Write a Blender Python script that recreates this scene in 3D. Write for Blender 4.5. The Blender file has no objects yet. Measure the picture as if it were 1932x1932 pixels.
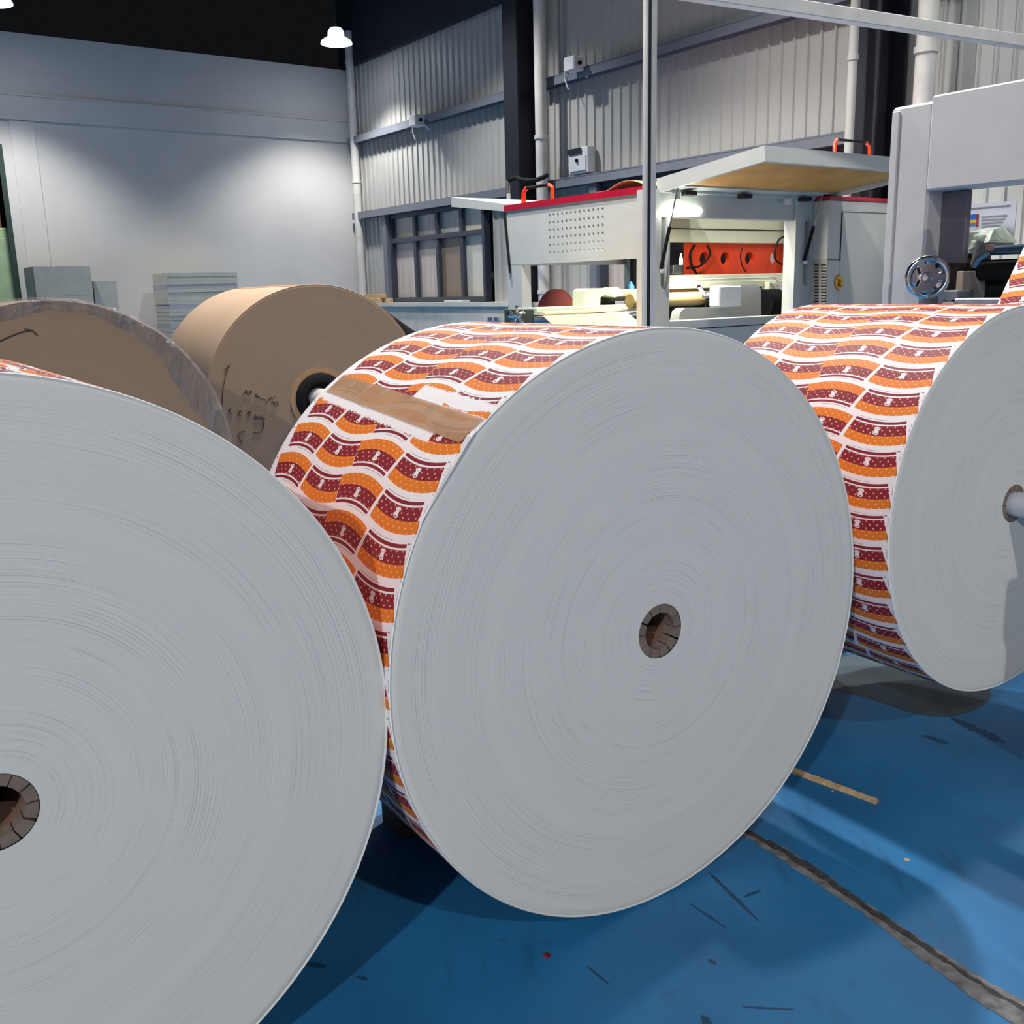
import bpy, bmesh, math, random
from mathutils import Vector, Matrix
from math import sin, cos, pi, radians as RAD, degrees as DEG, atan2, sqrt, hypot, floor, exp
random.seed(7)
scene = bpy.context.scene
col = scene.collection

# ------------------------------------------------------------------ camera
FPX, PITCH, ROLL, CAMH = 1861.1, 0.2226, -0.025, 1.2756
cp_, sp_ = cos(PITCH), sin(PITCH)
cr_, sr_ = cos(ROLL), sin(ROLL)
FWD = Vector((0, cp_, -sp_)); UPP = Vector((0, sp_, cp_)); RGT = Vector((1, 0, 0))
CR = RGT * cr_ + UPP * sr_
CU = UPP * cr_ - RGT * sr_
CAM = Vector((0, 0, CAMH))
cd = bpy.data.cameras.new('camera'); co = bpy.data.objects.new('camera', cd); col.objects.link(co)
cd.sensor_width = 36; cd.sensor_fit = 'HORIZONTAL'; cd.lens = 36 * FPX / 1932; cd.clip_end = 100; cd.clip_start = .05
m3 = Matrix((CR, CU, -FWD)).transposed()
co.matrix_world = Matrix.Translation(CAM) @ m3.to_4x4()
scene.camera = co

# ------------------------------------------------------------------ world, exposure
wd = bpy.data.worlds.new('world'); scene.world = wd; wd.use_nodes = True
wd.node_tree.nodes['Background'].inputs[0].default_value = (.75, .87, 1, 1)
wd.node_tree.nodes['Background'].inputs[1].default_value = 0.006
vs = scene.view_settings
vs.view_transform = 'Standard'; vs.look = 'None'; vs.gamma = 1; vs.use_curve_mapping = False; vs.exposure = 0.05
LAMP_COL = (1.0, .972, .935)

# ------------------------------------------------------------------ helpers: geometry of the place
def ray(px, py):
    return FWD + CR * ((px - 966) / FPX) + CU * ((966 - py) / FPX)
ANG = 0.6141
E1 = Vector((sin(ANG), -cos(ANG), 0))      # along the clad wall, towards the viewer
E2 = Vector((cos(ANG), sin(ANG), 0))       # along the white wall, to the right
Z = Vector((0, 0, 1))
def at_Y(px, py, Y):
    d = ray(px, py); return CAM + d * (Y / d.y)
def at_z(px, py, z=0):
    d = ray(px, py); return CAM + d * ((z - CAMH) / d.z)
C0 = at_Y(681, 500, 18.0); C0.z = 0         # room corner
def W(s, q, z=0): return C0 + E1 * s - E2 * q + Z * z
def sq(p): r = p - C0; return r.dot(E1), -r.dot(E2)
def hit(px, py, p0, n):
    d = ray(px, py); return CAM + d * ((p0 - CAM).dot(n) / d.dot(n))
def on_q(px, py, q):
    p = hit(px, py, C0 - E2 * q, E2); return (p - C0).dot(E1), p.z
def on_s(px, py, s):
    p = hit(px, py, C0 + E1 * s, E1); return -(p - C0).dot(E2), p.z

# ------------------------------------------------------------------ helpers: objects
OFF = {}
def tag(o, label=None, cat=None, group=None, kind=None):
    if label: o['label'] = label
    if cat: o['category'] = cat
    if group: o['group'] = group
    if kind: o['kind'] = kind
    return o
def thing(name, base, label, cat, group=None):
    o = bpy.data.objects.new(name, None); col.objects.link(o)
    o.empty_display_size = .1; o.location = base; OFF[o.name] = Vector(base)
    return tag(o, label, cat, group)
class MB:
    def __init__(s): s.v = []; s.f = []; s.uv = []; s.has = False
    def add(s, vs_, fs, uvs=None):
        b = len(s.v); s.v += [Vector(p) for p in vs_]
        for i, f in enumerate(fs):
            s.f.append(tuple(b + k for k in f))
            s.uv.append(uvs[i] if uvs else None)
        if uvs: s.has = True
        return s
    def obox(s, o, a, b, c):
        o, a, b, c = map(Vector, (o, a, b, c))
        p = [o, o+a, o+a+b, o+b, o+c, o+a+c, o+a+b+c, o+b+c]
        return s.add(p, [(0,1,2,3),(4,5,6,7),(0,1,5,4),(1,2,6,5),(2,3,7,6),(3,0,4,7)])
    def bbox(s, o, a, b, c, r=.004):
        """box with chamfered edges"""
        o, a, b, c = map(Vector, (o, a, b, c))
        bm = bmesh.new()
        p = [o, o+a, o+a+b, o+b, o+c, o+a+c, o+a+b+c, o+b+c]
        vv = [bm.verts.new(q) for q in p]
        for f in [(0,1,2,3),(4,5,6,7),(0,1,5,4),(1,2,6,5),(2,3,7,6),(3,0,4,7)]: bm.faces.new([vv[k] for k in f])
        bmesh.ops.recalc_face_normals(bm, faces=bm.faces)
        bmesh.ops.bevel(bm, geom=list(bm.edges), offset=r, segments=1, affect='EDGES')
        bm.verts.index_update()
        s.add([v.co.copy() for v in bm.verts], [tuple(v.index for v in f.verts) for f in bm.faces]); bm.free()
        return s
    def prism(s, pts, vec):
        n = len(pts); vec = Vector(vec); pts = [Vector(p) for p in pts]
        fs = [tuple(range(n)), tuple(range(n, 2*n))] + [(i, (i+1) % n, n + (i+1) % n, n+i) for i in range(n)]
        return s.add(pts + [p + vec for p in pts], fs)
    def tube(s, path, r, n=8, closed=False):
        path = [Vector(p) for p in path]; N = len(path); rings = []
        prev = None
        for i, p in enumerate(path):
            a = path[(i-1) % N] if (closed or i) else path[0]
            b = path[(i+1) % N] if (closed or i < N-1) else path[-1]
            t = (b - a).normalized()
            x = prev - t * prev.dot(t) if prev is not None else t.orthogonal()
            if x.length < 1e-6: x = t.orthogonal()
            x.normalize(); prev = x; y = t.cross(x)
            rr = r[i] if isinstance(r, (list, tuple)) else r
            rings.append([p + (x*cos(2*pi*k/n) + y*sin(2*pi*k/n))*rr for k in range(n)])
        vs_ = [v for g in rings for v in g]; fs = []
        for i in range(N if closed else N-1):
            j = (i+1) % N
            for k in range(n): fs.append((i*n+k, i*n+(k+1) % n, j*n+(k+1) % n, j*n+k))
        if not closed: fs += [tuple(range(n)), tuple((N-1)*n+k for k in range(n))]
        return s.add(vs_, fs)
    def lathe(s, prof, o, ax, n=32, x=None, cap=True):
        o = Vector(o); ax = Vector(ax).normalized(); x = Vector(x) if x is not None else ax.orthogonal().normalized(); y = ax.cross(x)
        N = len(prof); vs_ = []
        for r, h in prof:
            for k in range(n): vs_.append(o + ax*h + (x*cos(2*pi*k/n)+y*sin(2*pi*k/n))*r)
        fs = []
        for i in range(N-1):
            for k in range(n): fs.append((i*n+k, i*n+(k+1) % n, (i+1)*n+(k+1) % n, (i+1)*n+k))
        if cap:
            if prof[0][0] > 1e-6: fs.append(tuple(range(n)))
            if prof[-1][0] > 1e-6: fs.append(tuple((N-1)*n+k for k in range(n)))
        return s.add(vs_, fs)
    def sheet(s, path, wv, th=.0006, up=None):
        """thin bent sheet: path of points swept by vector wv"""
        path = [Vector(p) for p in path]; wv = Vector(wv); N = len(path); top = []; bot = []
        for i, p in enumerate(path):
            t = (path[min(i+1, N-1)] - path[max(i-1, 0)]).normalized(); nn = t.cross(wv).normalized()*th
            top.append(p+nn); bot.append(p-nn)
        vs_ = top + [p+wv for p in top] + bot + [p+wv for p in bot]; fs = []
        for i in range(N-1):
            fs += [(i, i+1, N+i+1, N+i), (2*N+i, 2*N+i+1, 3*N+i+1, 3*N+i), (i, i+1, 2*N+i+1, 2*N+i), (N+i, N+i+1, 3*N+i+1, 3*N+i)]
        fs += [(0, N, 3*N, 2*N), (N-1, 2*N-1, 4*N-1, 3*N-1)]
        return s.add(vs_, fs)
    def build(s, name, mat, parent=None, smooth=False, origin=None, recalc=True, **tg):
        off = OFF[parent.name] if parent is not None else (Vector(origin) if origin is not None else Vector((0, 0, 0)))
        me = bpy.data.meshes.new(name)
        me.from_pydata([v - off for v in s.v], [], s.f)
        if s.has:
            ul = me.uv_layers.new(name='UVMap'); k = 0
            for i, f in enumerate(s.f):
                for j in range(len(f)):
                    if s.uv[i]: ul.data[k].uv = s.uv[i][j]
                    k += 1
        if recalc:
            bm = bmesh.new(); bm.from_mesh(me); bmesh.ops.recalc_face_normals(bm, faces=bm.faces); bm.to_mesh(me); bm.free()
        if smooth:
            me.polygons.foreach_set('use_smooth', [True]*len(me.polygons))
            try: me.set_sharp_from_angle(angle=RAD(38))
            except Exception: pass
        for mm in (mat if isinstance(mat, (list, tuple)) else [mat]): me.materials.append(mm)
        o = bpy.data.objects.new(name, me); col.objects.link(o)
        if parent is not None: o.parent = parent
        else: o.location = off
        OFF[o.name] = off
        return tag(o, **tg)
def share(src, name, loc, parent):
    o = bpy.data.objects.new(name, src.data); col.objects.link(o); o.parent = parent; o.location = loc
    return o
# boxes set on the two families of room-parallel planes
def q_rect(px0, py0, px1, py1, q):
    s0, z0 = on_q(px0, py0, q); s1, z1 = on_q(px1, py1, q); return s0, s1, z0, z1
def boxS(mb, s0, s1, q0, q1, z0, z1, r=0):
    o = W(s0, q0, z0); a = E1*(s1-s0); b = -E2*(q1-q0); c = Z*(z1-z0)
    return mb.bbox(o, a, b, c, r) if r else mb.obox(o, a, b, c)

# ------------------------------------------------------------------ helpers: materials
def sock(nt, v):
    return v
class X:
    """expression on shader math nodes"""
    def __init__(s, nt, o): s.nt = nt; s.o = o
    def _m(s, op, *a):
        n = s.nt.nodes.new('ShaderNodeMath'); n.operation = op
        for i, v in enumerate((s,)+a):
            if isinstance(v, X): s.nt.links.new(v.o, n.inputs[i])
            else: n.inputs[i].default_value = v
        return X(s.nt, n.outputs[0])
    def __add__(s, b): return s._m('ADD', b)
    __radd__ = __add__
    def __sub__(s, b): return s._m('SUBTRACT', b)
    def __rsub__(s, b): return (s*-1)+b
    def __mul__(s, b): return s._m('MULTIPLY', b)
    __rmul__ = __mul__
    def __truediv__(s, b): return s._m('DIVIDE', b)
    def lt(s, b): return s._m('LESS_THAN', b)
    def gt(s, b): return s._m('GREATER_THAN', b)
    def mod(s, b): return s._m('FLOORED_MODULO', b)
    def floor(s): return s._m('FLOOR')
    def abs(s): return s._m('ABSOLUTE')
    def max(s, b): return s._m('MAXIMUM', b)
    def min(s, b): return s._m('MINIMUM', b)
    def rng(s, a, b): return s.gt(a)*s.lt(b)
    def pick(s, a, b):  # s ? a : b
        return s*(a-b)+b
def lin(c):
    return tuple(((x/255)/12.92 if x/255 <= .04045 else ((x/255+.055)/1.055)**2.4) for x in c) + (1,)
def rgbmix(nt, fac, a, b):
    n = nt.nodes.new('ShaderNodeMix'); n.data_type = 'RGBA'
    for i, v in ((0, fac), (6, a), (7, b)):
        if isinstance(v, X): nt.links.new(v.o, n.inputs[i])
        elif hasattr(v, 'is_output'): nt.links.new(v, n.inputs[i])
        else: n.inputs[i].default_value = v
    return n.outputs[2]
def newmat(name):
    m = bpy.data.materials.new(name); m.use_nodes = True
    nt = m.node_tree; return m, nt, nt.nodes['Principled BSDF']
MATS = {}
def mat(name, c, rough=.5, metal=0, var=.06, scale=6, bump=0, emit=None, es=1, spec=.5, coat=0, trans=0, stretch=None):
    """plain painted / paper / metal surface with a little procedural mottling"""
    if name in MATS: return MATS[name]
    m, nt, b = newmat(name)
    c = lin(c) if max(c) > 1 else tuple(c)+(1,)
    tc = nt.nodes.new('ShaderNodeTexCoord'); mp = nt.nodes.new('ShaderNodeMapping'); nz = nt.nodes.new('ShaderNodeTexNoise')
    if stretch: mp.inputs['Scale'].default_value = stretch
    nz.inputs['Scale'].default_value = scale; nz.inputs['Detail'].default_value = 5
    nt.links.new(tc.outputs['Object'], mp.inputs[0]); nt.links.new(mp.outputs[0], nz.inputs['Vector'])
    dk = tuple(x*(1-var*2) for x in c[:3])+(1,); lt_ = tuple(min(1, x*(1+var*1.2)) for x in c[:3])+(1,)
    cr = nt.nodes.new('ShaderNodeValToRGB'); cr.color_ramp.elements[0].position = .3; cr.color_ramp.elements[1].position = .7
    cr.color_ramp.elements[0].color = dk; cr.color_ramp.elements[1].color = lt_
    nt.links.new(nz.outputs['Fac'], cr.inputs[0]); nt.links.new(cr.outputs[0], b.inputs['Base Color'])
    b.inputs['Roughness'].default_value = rough; b.inputs['Metallic'].default_value = metal
    b.inputs['Specular IOR Level'].default_value = spec; b.inputs['Coat Weight'].default_value = coat
    if bump:
        bp = nt.nodes.new('ShaderNodeBump'); bp.inputs['Strength'].default_value = bump; bp.inputs['Distance'].default_value = .01
        nt.links.new(nz.outputs['Fac'], bp.inputs['Height']); nt.links.new(bp.outputs[0], b.inputs['Normal'])
    if emit:
        b.inputs['Emission Color'].default_value = lin(emit); b.inputs['Emission Strength'].default_value = es
    if trans: b.inputs['Alpha'].default_value = 1-trans
    MATS[name] = m; return m
def uvxy(nt):
    u = nt.nodes.new('ShaderNodeUVMap'); u.uv_map = 'UVMap'; sp = nt.nodes.new('ShaderNodeSeparateXYZ')
    nt.links.new(u.outputs[0], sp.inputs[0]); return X(nt, sp.outputs[0]), X(nt, sp.outputs[1]), u

def paper_end(name, base, line, light, fine=900., amt=1.):
    """wound paper end: UV.x is the radius; rings are made of 1D noise over it"""
    m, nt, b = newmat(name); r, th, u = uvxy(nt)
    def n1(scale, detail=2, off=0):
        n = nt.nodes.new('ShaderNodeTexNoise'); n.noise_dimensions = '1D'
        w = r*scale+off; nt.links.new(w.o, n.inputs['W']); n.inputs['Scale'].default_value = 1; n.inputs['Detail'].default_value = detail
        return X(nt, n.outputs['Fac'])
    # rings change a little along the turn
    n2 = nt.nodes.new('ShaderNodeTexNoise'); n2.noise_dimensions = '2D'; cv = nt.nodes.new('ShaderNodeCombineXYZ')
    nt.links.new((r*14).o, cv.inputs[0]); nt.links.new((th*.03).o, cv.inputs[1]); nt.links.new(cv.outputs[0], n2.inputs['Vector']); n2.inputs['Scale'].default_value = 1
    fade = ((X(nt, n2.outputs['Fac'])-.36)*4).max(.3).min(1)
    a = n1(fine); c = n1(470, 3, 31); d = n1(16, 2, 7)
    thin = ((c-.585)*10).max(0).min(1)*fade
    hi = ((n1(520, 3, 77)-.61)*9).max(0).min(1)*fade
    f1 = ((a-.5)*.8*amt+.35+(d-.5)*.35).max(0).min(1)
    c1 = rgbmix(nt, f1, lin(base), lin(light))
    c2 = rgbmix(nt, thin*.42*amt, c1, lin(line))
    c3 = rgbmix(nt, hi*.35*amt, c2, lin(tuple(min(255, x+24) for x in light)))
    nt.links.new(c3, b.inputs['Base Color'])
    b.inputs['Roughness'].default_value = .75; b.inputs['Specular IOR Level'].default_value = .25
    bp = nt.nodes.new('ShaderNodeBump'); bp.inputs['Strength'].default_value = .16*amt; bp.inputs['Distance'].default_value = .0010
    hgt = a*.35 - thin + hi*.6 + d*.5
    nt.links.new(hgt.o, bp.inputs['Height']); nt.links.new(bp.outputs[0], b.inputs['Normal'])
    return m

def print_material(name, worn=False):
    """printed cup blanks. UV.x = metres from the front edge, UV.y = degrees of turn in units of a 7.2 period"""
    m, nt, b = newmat(name); u, y, uvn = uvxy(nt)
    sel = u.lt(.255); us = sel.pick(u-.09, u-.4195)
    sel2 = u.lt(.4245); uf = sel2.pick(u-.26, u-.5895)
    xs = us/.08; xf = uf/.08
    ys = (y-(1-xs*xs)*1.05).mod(7.2)
    yf = (y+(1-xf*xf)*1.15-.1).mod(7.2)
    ins = us.abs().lt(.070+ys*(.0195/5.65))*ys.lt(5.65)
    inf = uf.abs().lt(.0895-yf*(.0215/5.75))*yf.lt(5.75)*(1-ins)
    mar = ins*(ys.lt(.66)+ys.rng(1.0, 3.45)) + inf*(yf.rng(2.2, 4.83)+yf.gt(5.16))
    org = ins*ys.gt(3.45) + inf*yf.lt(2.2)
    ul = ins.pick(us, uf); yl = ins.pick(ys-2.2, (yf-3.5)*-1)
    ym = yl*.0105; side = ins.pick(ins*0+1, ins*0-1); ul2 = ul*side
    gy = (ins.pick(ys, yf))/.84; row = gy.floor()
    fx = (ul/.0205+row.mod(2.)*.5+.25).mod(1.)-.5; fy = gy.mod(1.)-.5
    el = lambda cx, cy, rx, ry: (((ul2-cx*1.5)/(rx*1.5))*((ul2-cx*1.5)/(rx*1.5))+((ym-cy)/ry)*((ym-cy)/ry)).lt(1.)
    near = ul.abs().lt(.0135)*ym.abs().lt(.0125)
    stripe = ins*ys.lt(1.1)+inf*yf.gt(4.75)
    dots = ((fx/.095)*(fx/.095)+(fy/.22)*(fy/.22)).lt(1.)*(1-near)*(1-stripe.min(1.))*(ins+inf)
    body = ul2.abs().lt(.0058)*ym.rng(-.006, .007)
    mug = el(0., -.0055, .0062, .0040).max(el(0., .0065, .0050, .0042)).max(body).max(el(.0048, .0045, .0026, .0034)*(1-el(.0050, .0045, .0012, .0020)))
    mug = mug*(1-el(0., .0072, .0030, .0010))*(ins+inf)
    ring = el(0., -.0055, .0042, .0024)*(1-el(0., -.0062, .0030, .0018))
    nz = nt.nodes.new('ShaderNodeTexNoise'); nz.inputs['Scale'].default_value = 900; nt.links.new(uvn.outputs[0], nz.inputs['Vector'])
    txt = ul.abs().lt(.0085)*(ym+.0118).abs().lt(.0009)*X(nt, nz.outputs['Fac']).gt(.46)*(ins+inf)
    # fine key line beside each blank and trim marks at both edges
    key = (ys.rng(6.75, 6.84)*us.rng(-.02, .062)+yf.rng(6.10, 6.19)*uf.rng(-.062, .02))*(1-ins)*(1-inf)
    mk = (u-.0045).abs().lt(.0007)*(y.mod(3.6)).rng(.5, 2.6) + (u-.013).abs().lt(.004)*(y.mod(14.4)).lt(.25) + (u-.687).abs().lt(.003)*(y.mod(7.2)).rng(1., 1.4)
    wh = lin((236, 234, 238)); MA = lin((132, 40, 52)); OR = lin((222, 124, 40)); PK = lin((244, 176, 150))
    white_gap = (1-mar.min(1.))*(1-org.min(1.))
    ink = 1.0
    if worn:
        n1 = nt.nodes.new('ShaderNodeTexNoise'); mp = nt.nodes.new('ShaderNodeMapping'); mp.inputs['Scale'].default_value = (160, 1.2, 1)
        nt.links.new(uvn.outputs[0], mp.inputs[0]); nt.links.new(mp.outputs[0], n1.inputs['Vector']); n1.inputs['Scale'].default_value = 1; n1.inputs['Detail'].default_value = 4
        n2 = nt.nodes.new('ShaderNodeTexNoise'); n2.inputs['Scale'].default_value = 9; nt.links.new(uvn.outputs[0], n2.inputs['Vector'])
        j = (X(nt, n1.outputs['Fac'])-.5)*1.9+(X(nt, n2.outputs['Fac'])-.5)*1.2
        w = y-(MID_T0-MID_PH)-(1-u/.67)*5.4+j      # 0 at the upper edge of the tape, 5.4 at its lower edge
        below = w.rng(4.6, 7.4)*u.rng(.12, .66)
        above = w.rng(-3.4, .6)*u.lt(.30)*(1-w.rng(-1.6, -.2)*org.min(1.))
        ink = 1-(below.max(above)).min(1.)
    c = rgbmix(nt, mar.min(1.)*ink, wh, MA)
    c = rgbmix(nt, org.min(1.)*ink, c, OR)
    c = rgbmix(nt, dots.min(1.)*(mar.max(org)).min(1.)*(1. if not worn else ink*.6+.4), c, PK)
    c = rgbmix(nt, txt.min(1.)*ink*.6, c, PK)
    c = rgbmix(nt, mug.min(1.)*ink, c, wh)
    c = rgbmix(nt, ring.min(1.)*ink*(ins+inf)*.5, c, lin((170, 120, 130)))
    c = rgbmix(nt, (key+mk).min(1.)*.75, c, lin((70, 45, 60)))
    nt.links.new(c, b.inputs['Base Color']); b.inputs['Roughness'].default_value = .6; b.inputs['Specular IOR Level'].default_value = .25
    return m
MID_PH, MID_T0 = 139.35, 125.2        # angle of a row start, angle of the tape edge (degrees)

def floor_material():
    m, nt, b = newmat('blue floor paint')
    tc = nt.nodes.new('ShaderNodeTexCoord'); V = tc.outputs['Object']
    def nz(scale, detail, sc=(1, 1, 1), rot=0):
        mp = nt.nodes.new('ShaderNodeMapping'); mp.inputs['Scale'].default_value = sc; mp.inputs['Rotation'].default_value = (0, 0, rot)
        n = nt.nodes.new('ShaderNodeTexNoise'); n.inputs['Scale'].default_value = scale; n.inputs['Detail'].default_value = detail
        nt.links.new(V, mp.inputs[0]); nt.links.new(mp.outputs[0], n.inputs['Vector']); return X(nt, n.outputs['Fac'])
    c = rgbmix(nt, ((nz(2.2, 6)-.35)*2.4).max(0).min(1), lin((30, 98, 148)), lin((40, 124, 180)))
    scuff = ((nz(3.2, 7, (7, 1, 1), .95)-.60)*7).max(0).min(1)
    c = rgbmix(nt, scuff*.5, c, lin((34, 66, 92)))
    spots = ((nz(9, 5)-.66)*9).max(0).min(1)
    c = rgbmix(nt, spots*.55, c, lin((44, 62, 78)))
    dust = ((nz(60, 4)-.62)*5).max(0).min(1)
    c = rgbmix(nt, dust*.25, c, lin((70, 130, 170)))
    nt.links.new(c, b.inputs['Base Color'])
    rg = nz(5, 5)*.25+.42; nt.links.new(rg.o, b.inputs['Roughness']); b.inputs['Specular IOR Level'].default_value = .35
    bp = nt.nodes.new('ShaderNodeBump'); bp.inputs['Strength'].default_value = .06; bp.inputs['Distance'].default_value = .01
    nt.links.new(nz(14, 6).o, bp.inputs['Height']); nt.links.new(bp.outputs[0], b.inputs['Normal'])
    return m
def plastic_material():
    m, nt, b = newmat('crinkled clear film'); out = nt.nodes['Material Output']
    tc = nt.nodes.new('ShaderNodeTexCoord'); n = nt.nodes.new('ShaderNodeTexNoise'); n.inputs['Scale'].default_value = 19; n.inputs['Detail'].default_value = 5; n.inputs['Distortion'].default_value = 1.2
    mp = nt.nodes.new('ShaderNodeMapping'); mp.inputs['Scale'].default_value = (1, 1, .35); nt.links.new(tc.outputs['Object'], mp.inputs[0]); nt.links.new(mp.outputs[0], n.inputs['Vector'])
    bp = nt.nodes.new('ShaderNodeBump'); bp.inputs['Strength'].default_value = 1; bp.inputs['Distance'].default_value = .07; nt.links.new(n.outputs['Fac'], bp.inputs['Height'])
    b.inputs['Base Color'].default_value = lin((150, 145, 146)); b.inputs['Roughness'].default_value = .09; b.inputs['Specular IOR Level'].default_value = .9
    nt.links.new(bp.outputs[0], b.inputs['Normal'])
    tr = nt.nodes.new('ShaderNodeBsdfTransparent'); mx = nt.nodes.new('ShaderNodeMixShader')
    fac = ((X(nt, n.outputs['Fac'])-.25)*1.5).max(.22).min(.75); nt.links.new(fac.o, mx.inputs[0])
    nt.links.new(tr.outputs[0], mx.inputs[1]); nt.links.new(b.outputs[0], mx.inputs[2]); nt.links.new(mx.outputs[0], out.inputs[0])
    return m

M_white = mat('white paint', (205, 207, 212), .6, var=.03)
M_wall = mat('white plaster wall', (202, 200, 198), .85, var=.03, scale=1.2, bump=.02)
M_plinth = mat('whitewashed plinth', (206, 202, 193), .85, var=.05, scale=5, bump=.05)
M_clad = mat('grey steel cladding', (171, 171, 168), .45, var=.03, scale=2, stretch=(1, 1, .1))
M_girt = mat('blue grey painted steel', (112, 117, 128), .5, var=.04)
M_navy = mat('dark navy steel', (30, 32, 42), .5, var=.1)
M_frame = mat('blue grey window steel', (58, 62, 76), .5)
M_black = mat('black rubber', (12, 12, 13), .75, spec=.25)
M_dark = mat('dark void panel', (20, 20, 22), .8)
M_roof = mat('dark roof steel', (38, 40, 48), .7)
M_pipe = mat('white plastic pipe', (208, 205, 200), .4)
M_mach = mat('light grey machine enamel', (190, 192, 188), .42, var=.02)
M_cream = mat('pale cream green enamel', (206, 210, 184), .42, var=.02)
M_archm = mat('off white machine enamel', (200, 197, 196), .5, var=.02)
M_red = mat('crimson trim', (172, 22, 50), .35)
M_orange = mat('orange red enamel', (222, 66, 26), .4)
M_chrome = mat('bright chrome', (205, 207, 210), .12, 1, var=.02)
M_steel = mat('brushed steel', (150, 152, 155), .3, 1)
M_kraft = mat('kraft paper', (198, 160, 116), .7, var=.03)
M_kraftd = mat('brown kraft web', (158, 116, 82), .75, var=.03)
M_wood = mat('pale raw timber', (196, 168, 128), .8, var=.15, scale=12, stretch=(1, 8, 8))
M_ply = mat('yellow plywood underside', (198, 144, 70), .6, var=.1, scale=3)
M_core = mat('brown cardboard core', (118, 104, 94), .85, var=.12, scale=30)
M_corein = mat('reddish cardboard bore', (112, 84, 70), .85, var=.15, scale=20)
M_board = mat('white board stack', (174, 174, 164), .8, var=.04)
M_boardb = mat('white board layers blue edge', (158, 158, 168), .8, var=.04)
M_ink = mat('black marker', (72, 58, 48), .7)
M_concrete = mat('grey concrete patch', (120, 118, 120), .9, var=.3, scale=30, bump=.6)
M_concd = mat('dark cracked concrete', (62, 60, 62), .9, var=.3, scale=40, bump=.6)
M_tape = mat('brown packing tape', (190, 152, 118), .5, spec=.25, var=.08, scale=14, trans=.25)
M_film = plastic_material()
M_floor = floor_material()
M_endw = paper_end('white paper roll end', (205, 205, 201), (132, 136, 136), (216, 216, 210))
M_endb = paper_end('kraft paper roll end', (146, 121, 100), (104, 84, 66), (158, 131, 107), fine=260, amt=.8)
M_print = print_material('printed cup blanks')
M_printw = print_material('printed cup blanks rubbed beside tape', worn=True)
M_tubeglow = mat('glowing tube', (255, 255, 250), .4, emit=(250, 255, 235), es=14)
M_shade = mat('glowing acrylic shade', (240, 242, 245), .4, emit=(240, 246, 255), es=1.2)
M_diff = mat('lamp diffuser', (255, 255, 255), .4, emit=(245, 250, 255), es=26)

# ================================================================== THE ROOM
SMAX, QMAX, HC = 30.0, 17.0, 9.2
# floor
fl = MB(); n = 1
fl.add([W(-8, -1, 0), W(SMAX, -1, 0), W(SMAX, QMAX, 0), W(-8, QMAX, 0)], [(0, 1, 2, 3)])
floor_o = fl.build('floor', M_floor, kind='structure')
tag(floor_o, 'blue painted concrete floor with scuffs')
# repaired crack across the floor
path = [(1330, 1530), (1410, 1573), (1480, 1612), (1560, 1664), (1620, 1706), (1668, 1738), (1740, 1790), (1800, 1832), (1860, 1872), (1932, 1915), (2050, 1985), (2200, 2080)]
wid = [14, 14, 26, 30, 22, 28, 38, 44, 52, 58, 60, 60]
def strip(path, up, dn, z, jag, sub=6):
    A, B = [], []
    P2 = []
    for i in range(len(path)-1):
        for k in range(sub):
            t = k/sub; P2.append((path[i][0]*(1-t)+path[i+1][0]*t, path[i][1]*(1-t)+path[i+1][1]*t, up[i]*(1-t)+up[i+1]*t, dn[i]*(1-t)+dn[i+1]*t))
    for x, y, a, b in P2:
        A.append(at_z(x, y-a+random.uniform(-jag, jag))); B.append(at_z(x, y+b+random.uniform(-jag, jag)))
    n = len(A); h = Vector((0, 0, z)); lo = Vector((0, 0, .0002))
    vs_ = [p+h for p in A]+[p+h for p in B]+[p+lo for p in A]+[p+lo for p in B]
    fs = []
    for i in range(n-1): fs += [(i, i+1, n+i+1, n+i), (i, i+1, 2*n+i+1, 2*n+i), (n+i, n+i+1, 3*n+i+1, 3*n+i)]
    return MB().add(vs_, fs)
strip(path, [w*.42 for w in wid], [w*.55 for w in wid], .0012, 2.5).build('crack_filler', M_concrete, floor_o)
strip([(x, y-w*.15) for (x, y), w in zip(path, wid)], [4, 4, 6, 8, 5, 6, 7, 5, 4, 4, 4, 4], [4, 4, 5, 6, 6, 8, 3, 3, 3, 3, 3, 3], .0020, 2.5).build('crack_seam', M_concd, floor_o)

def patch(pts, m, name, z=.0006):
    P_ = [at_z(x, y) for x, y in pts]; n_ = len(P_)
    MB().add([q_+Z*z for q_ in P_]+[q_+Z*.0001 for q_ in P_], [tuple(range(n_))]+[(i, (i+1) % n_, n_+(i+1) % n_, n_+i) for i in range(n_)]).build(name, m, floor_o)
def smooth(pts, k=6):
    o_ = []; n_ = len(pts)
    for i in range(n_):
        p0_, p1_, p2_, p3_ = (Vector(pts[(i+j) % n_]) for j in (-1, 0, 1, 2))
        for j in range(k):
            t = j/k; o_.append(tuple(.5*((2*p1_)+(p2_-p0_)*t+(2*p0_-5*p1_+4*p2_-p3_)*t*t+(3*p1_-p0_-3*p2_+p3_)*t**3)))
    return o_
patch(smooth([(1560, 1240), (1640, 1236), (1720, 1250), (1850, 1286), (1868, 1306), (1858, 1328), (1806, 1350), (1740, 1350), (1650, 1322), (1590, 1304), (1540, 1296)]), mat('bare concrete with painted shade', (48, 70, 80), .6, var=.2, scale=8), 'bare_shaded_patch')  # bare concrete, with the shadow under the right roll darkened into its colour
M_scuff = mat('dark rubber scuff', (30, 70, 100), .6, var=.3, scale=20, trans=.45)
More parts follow.
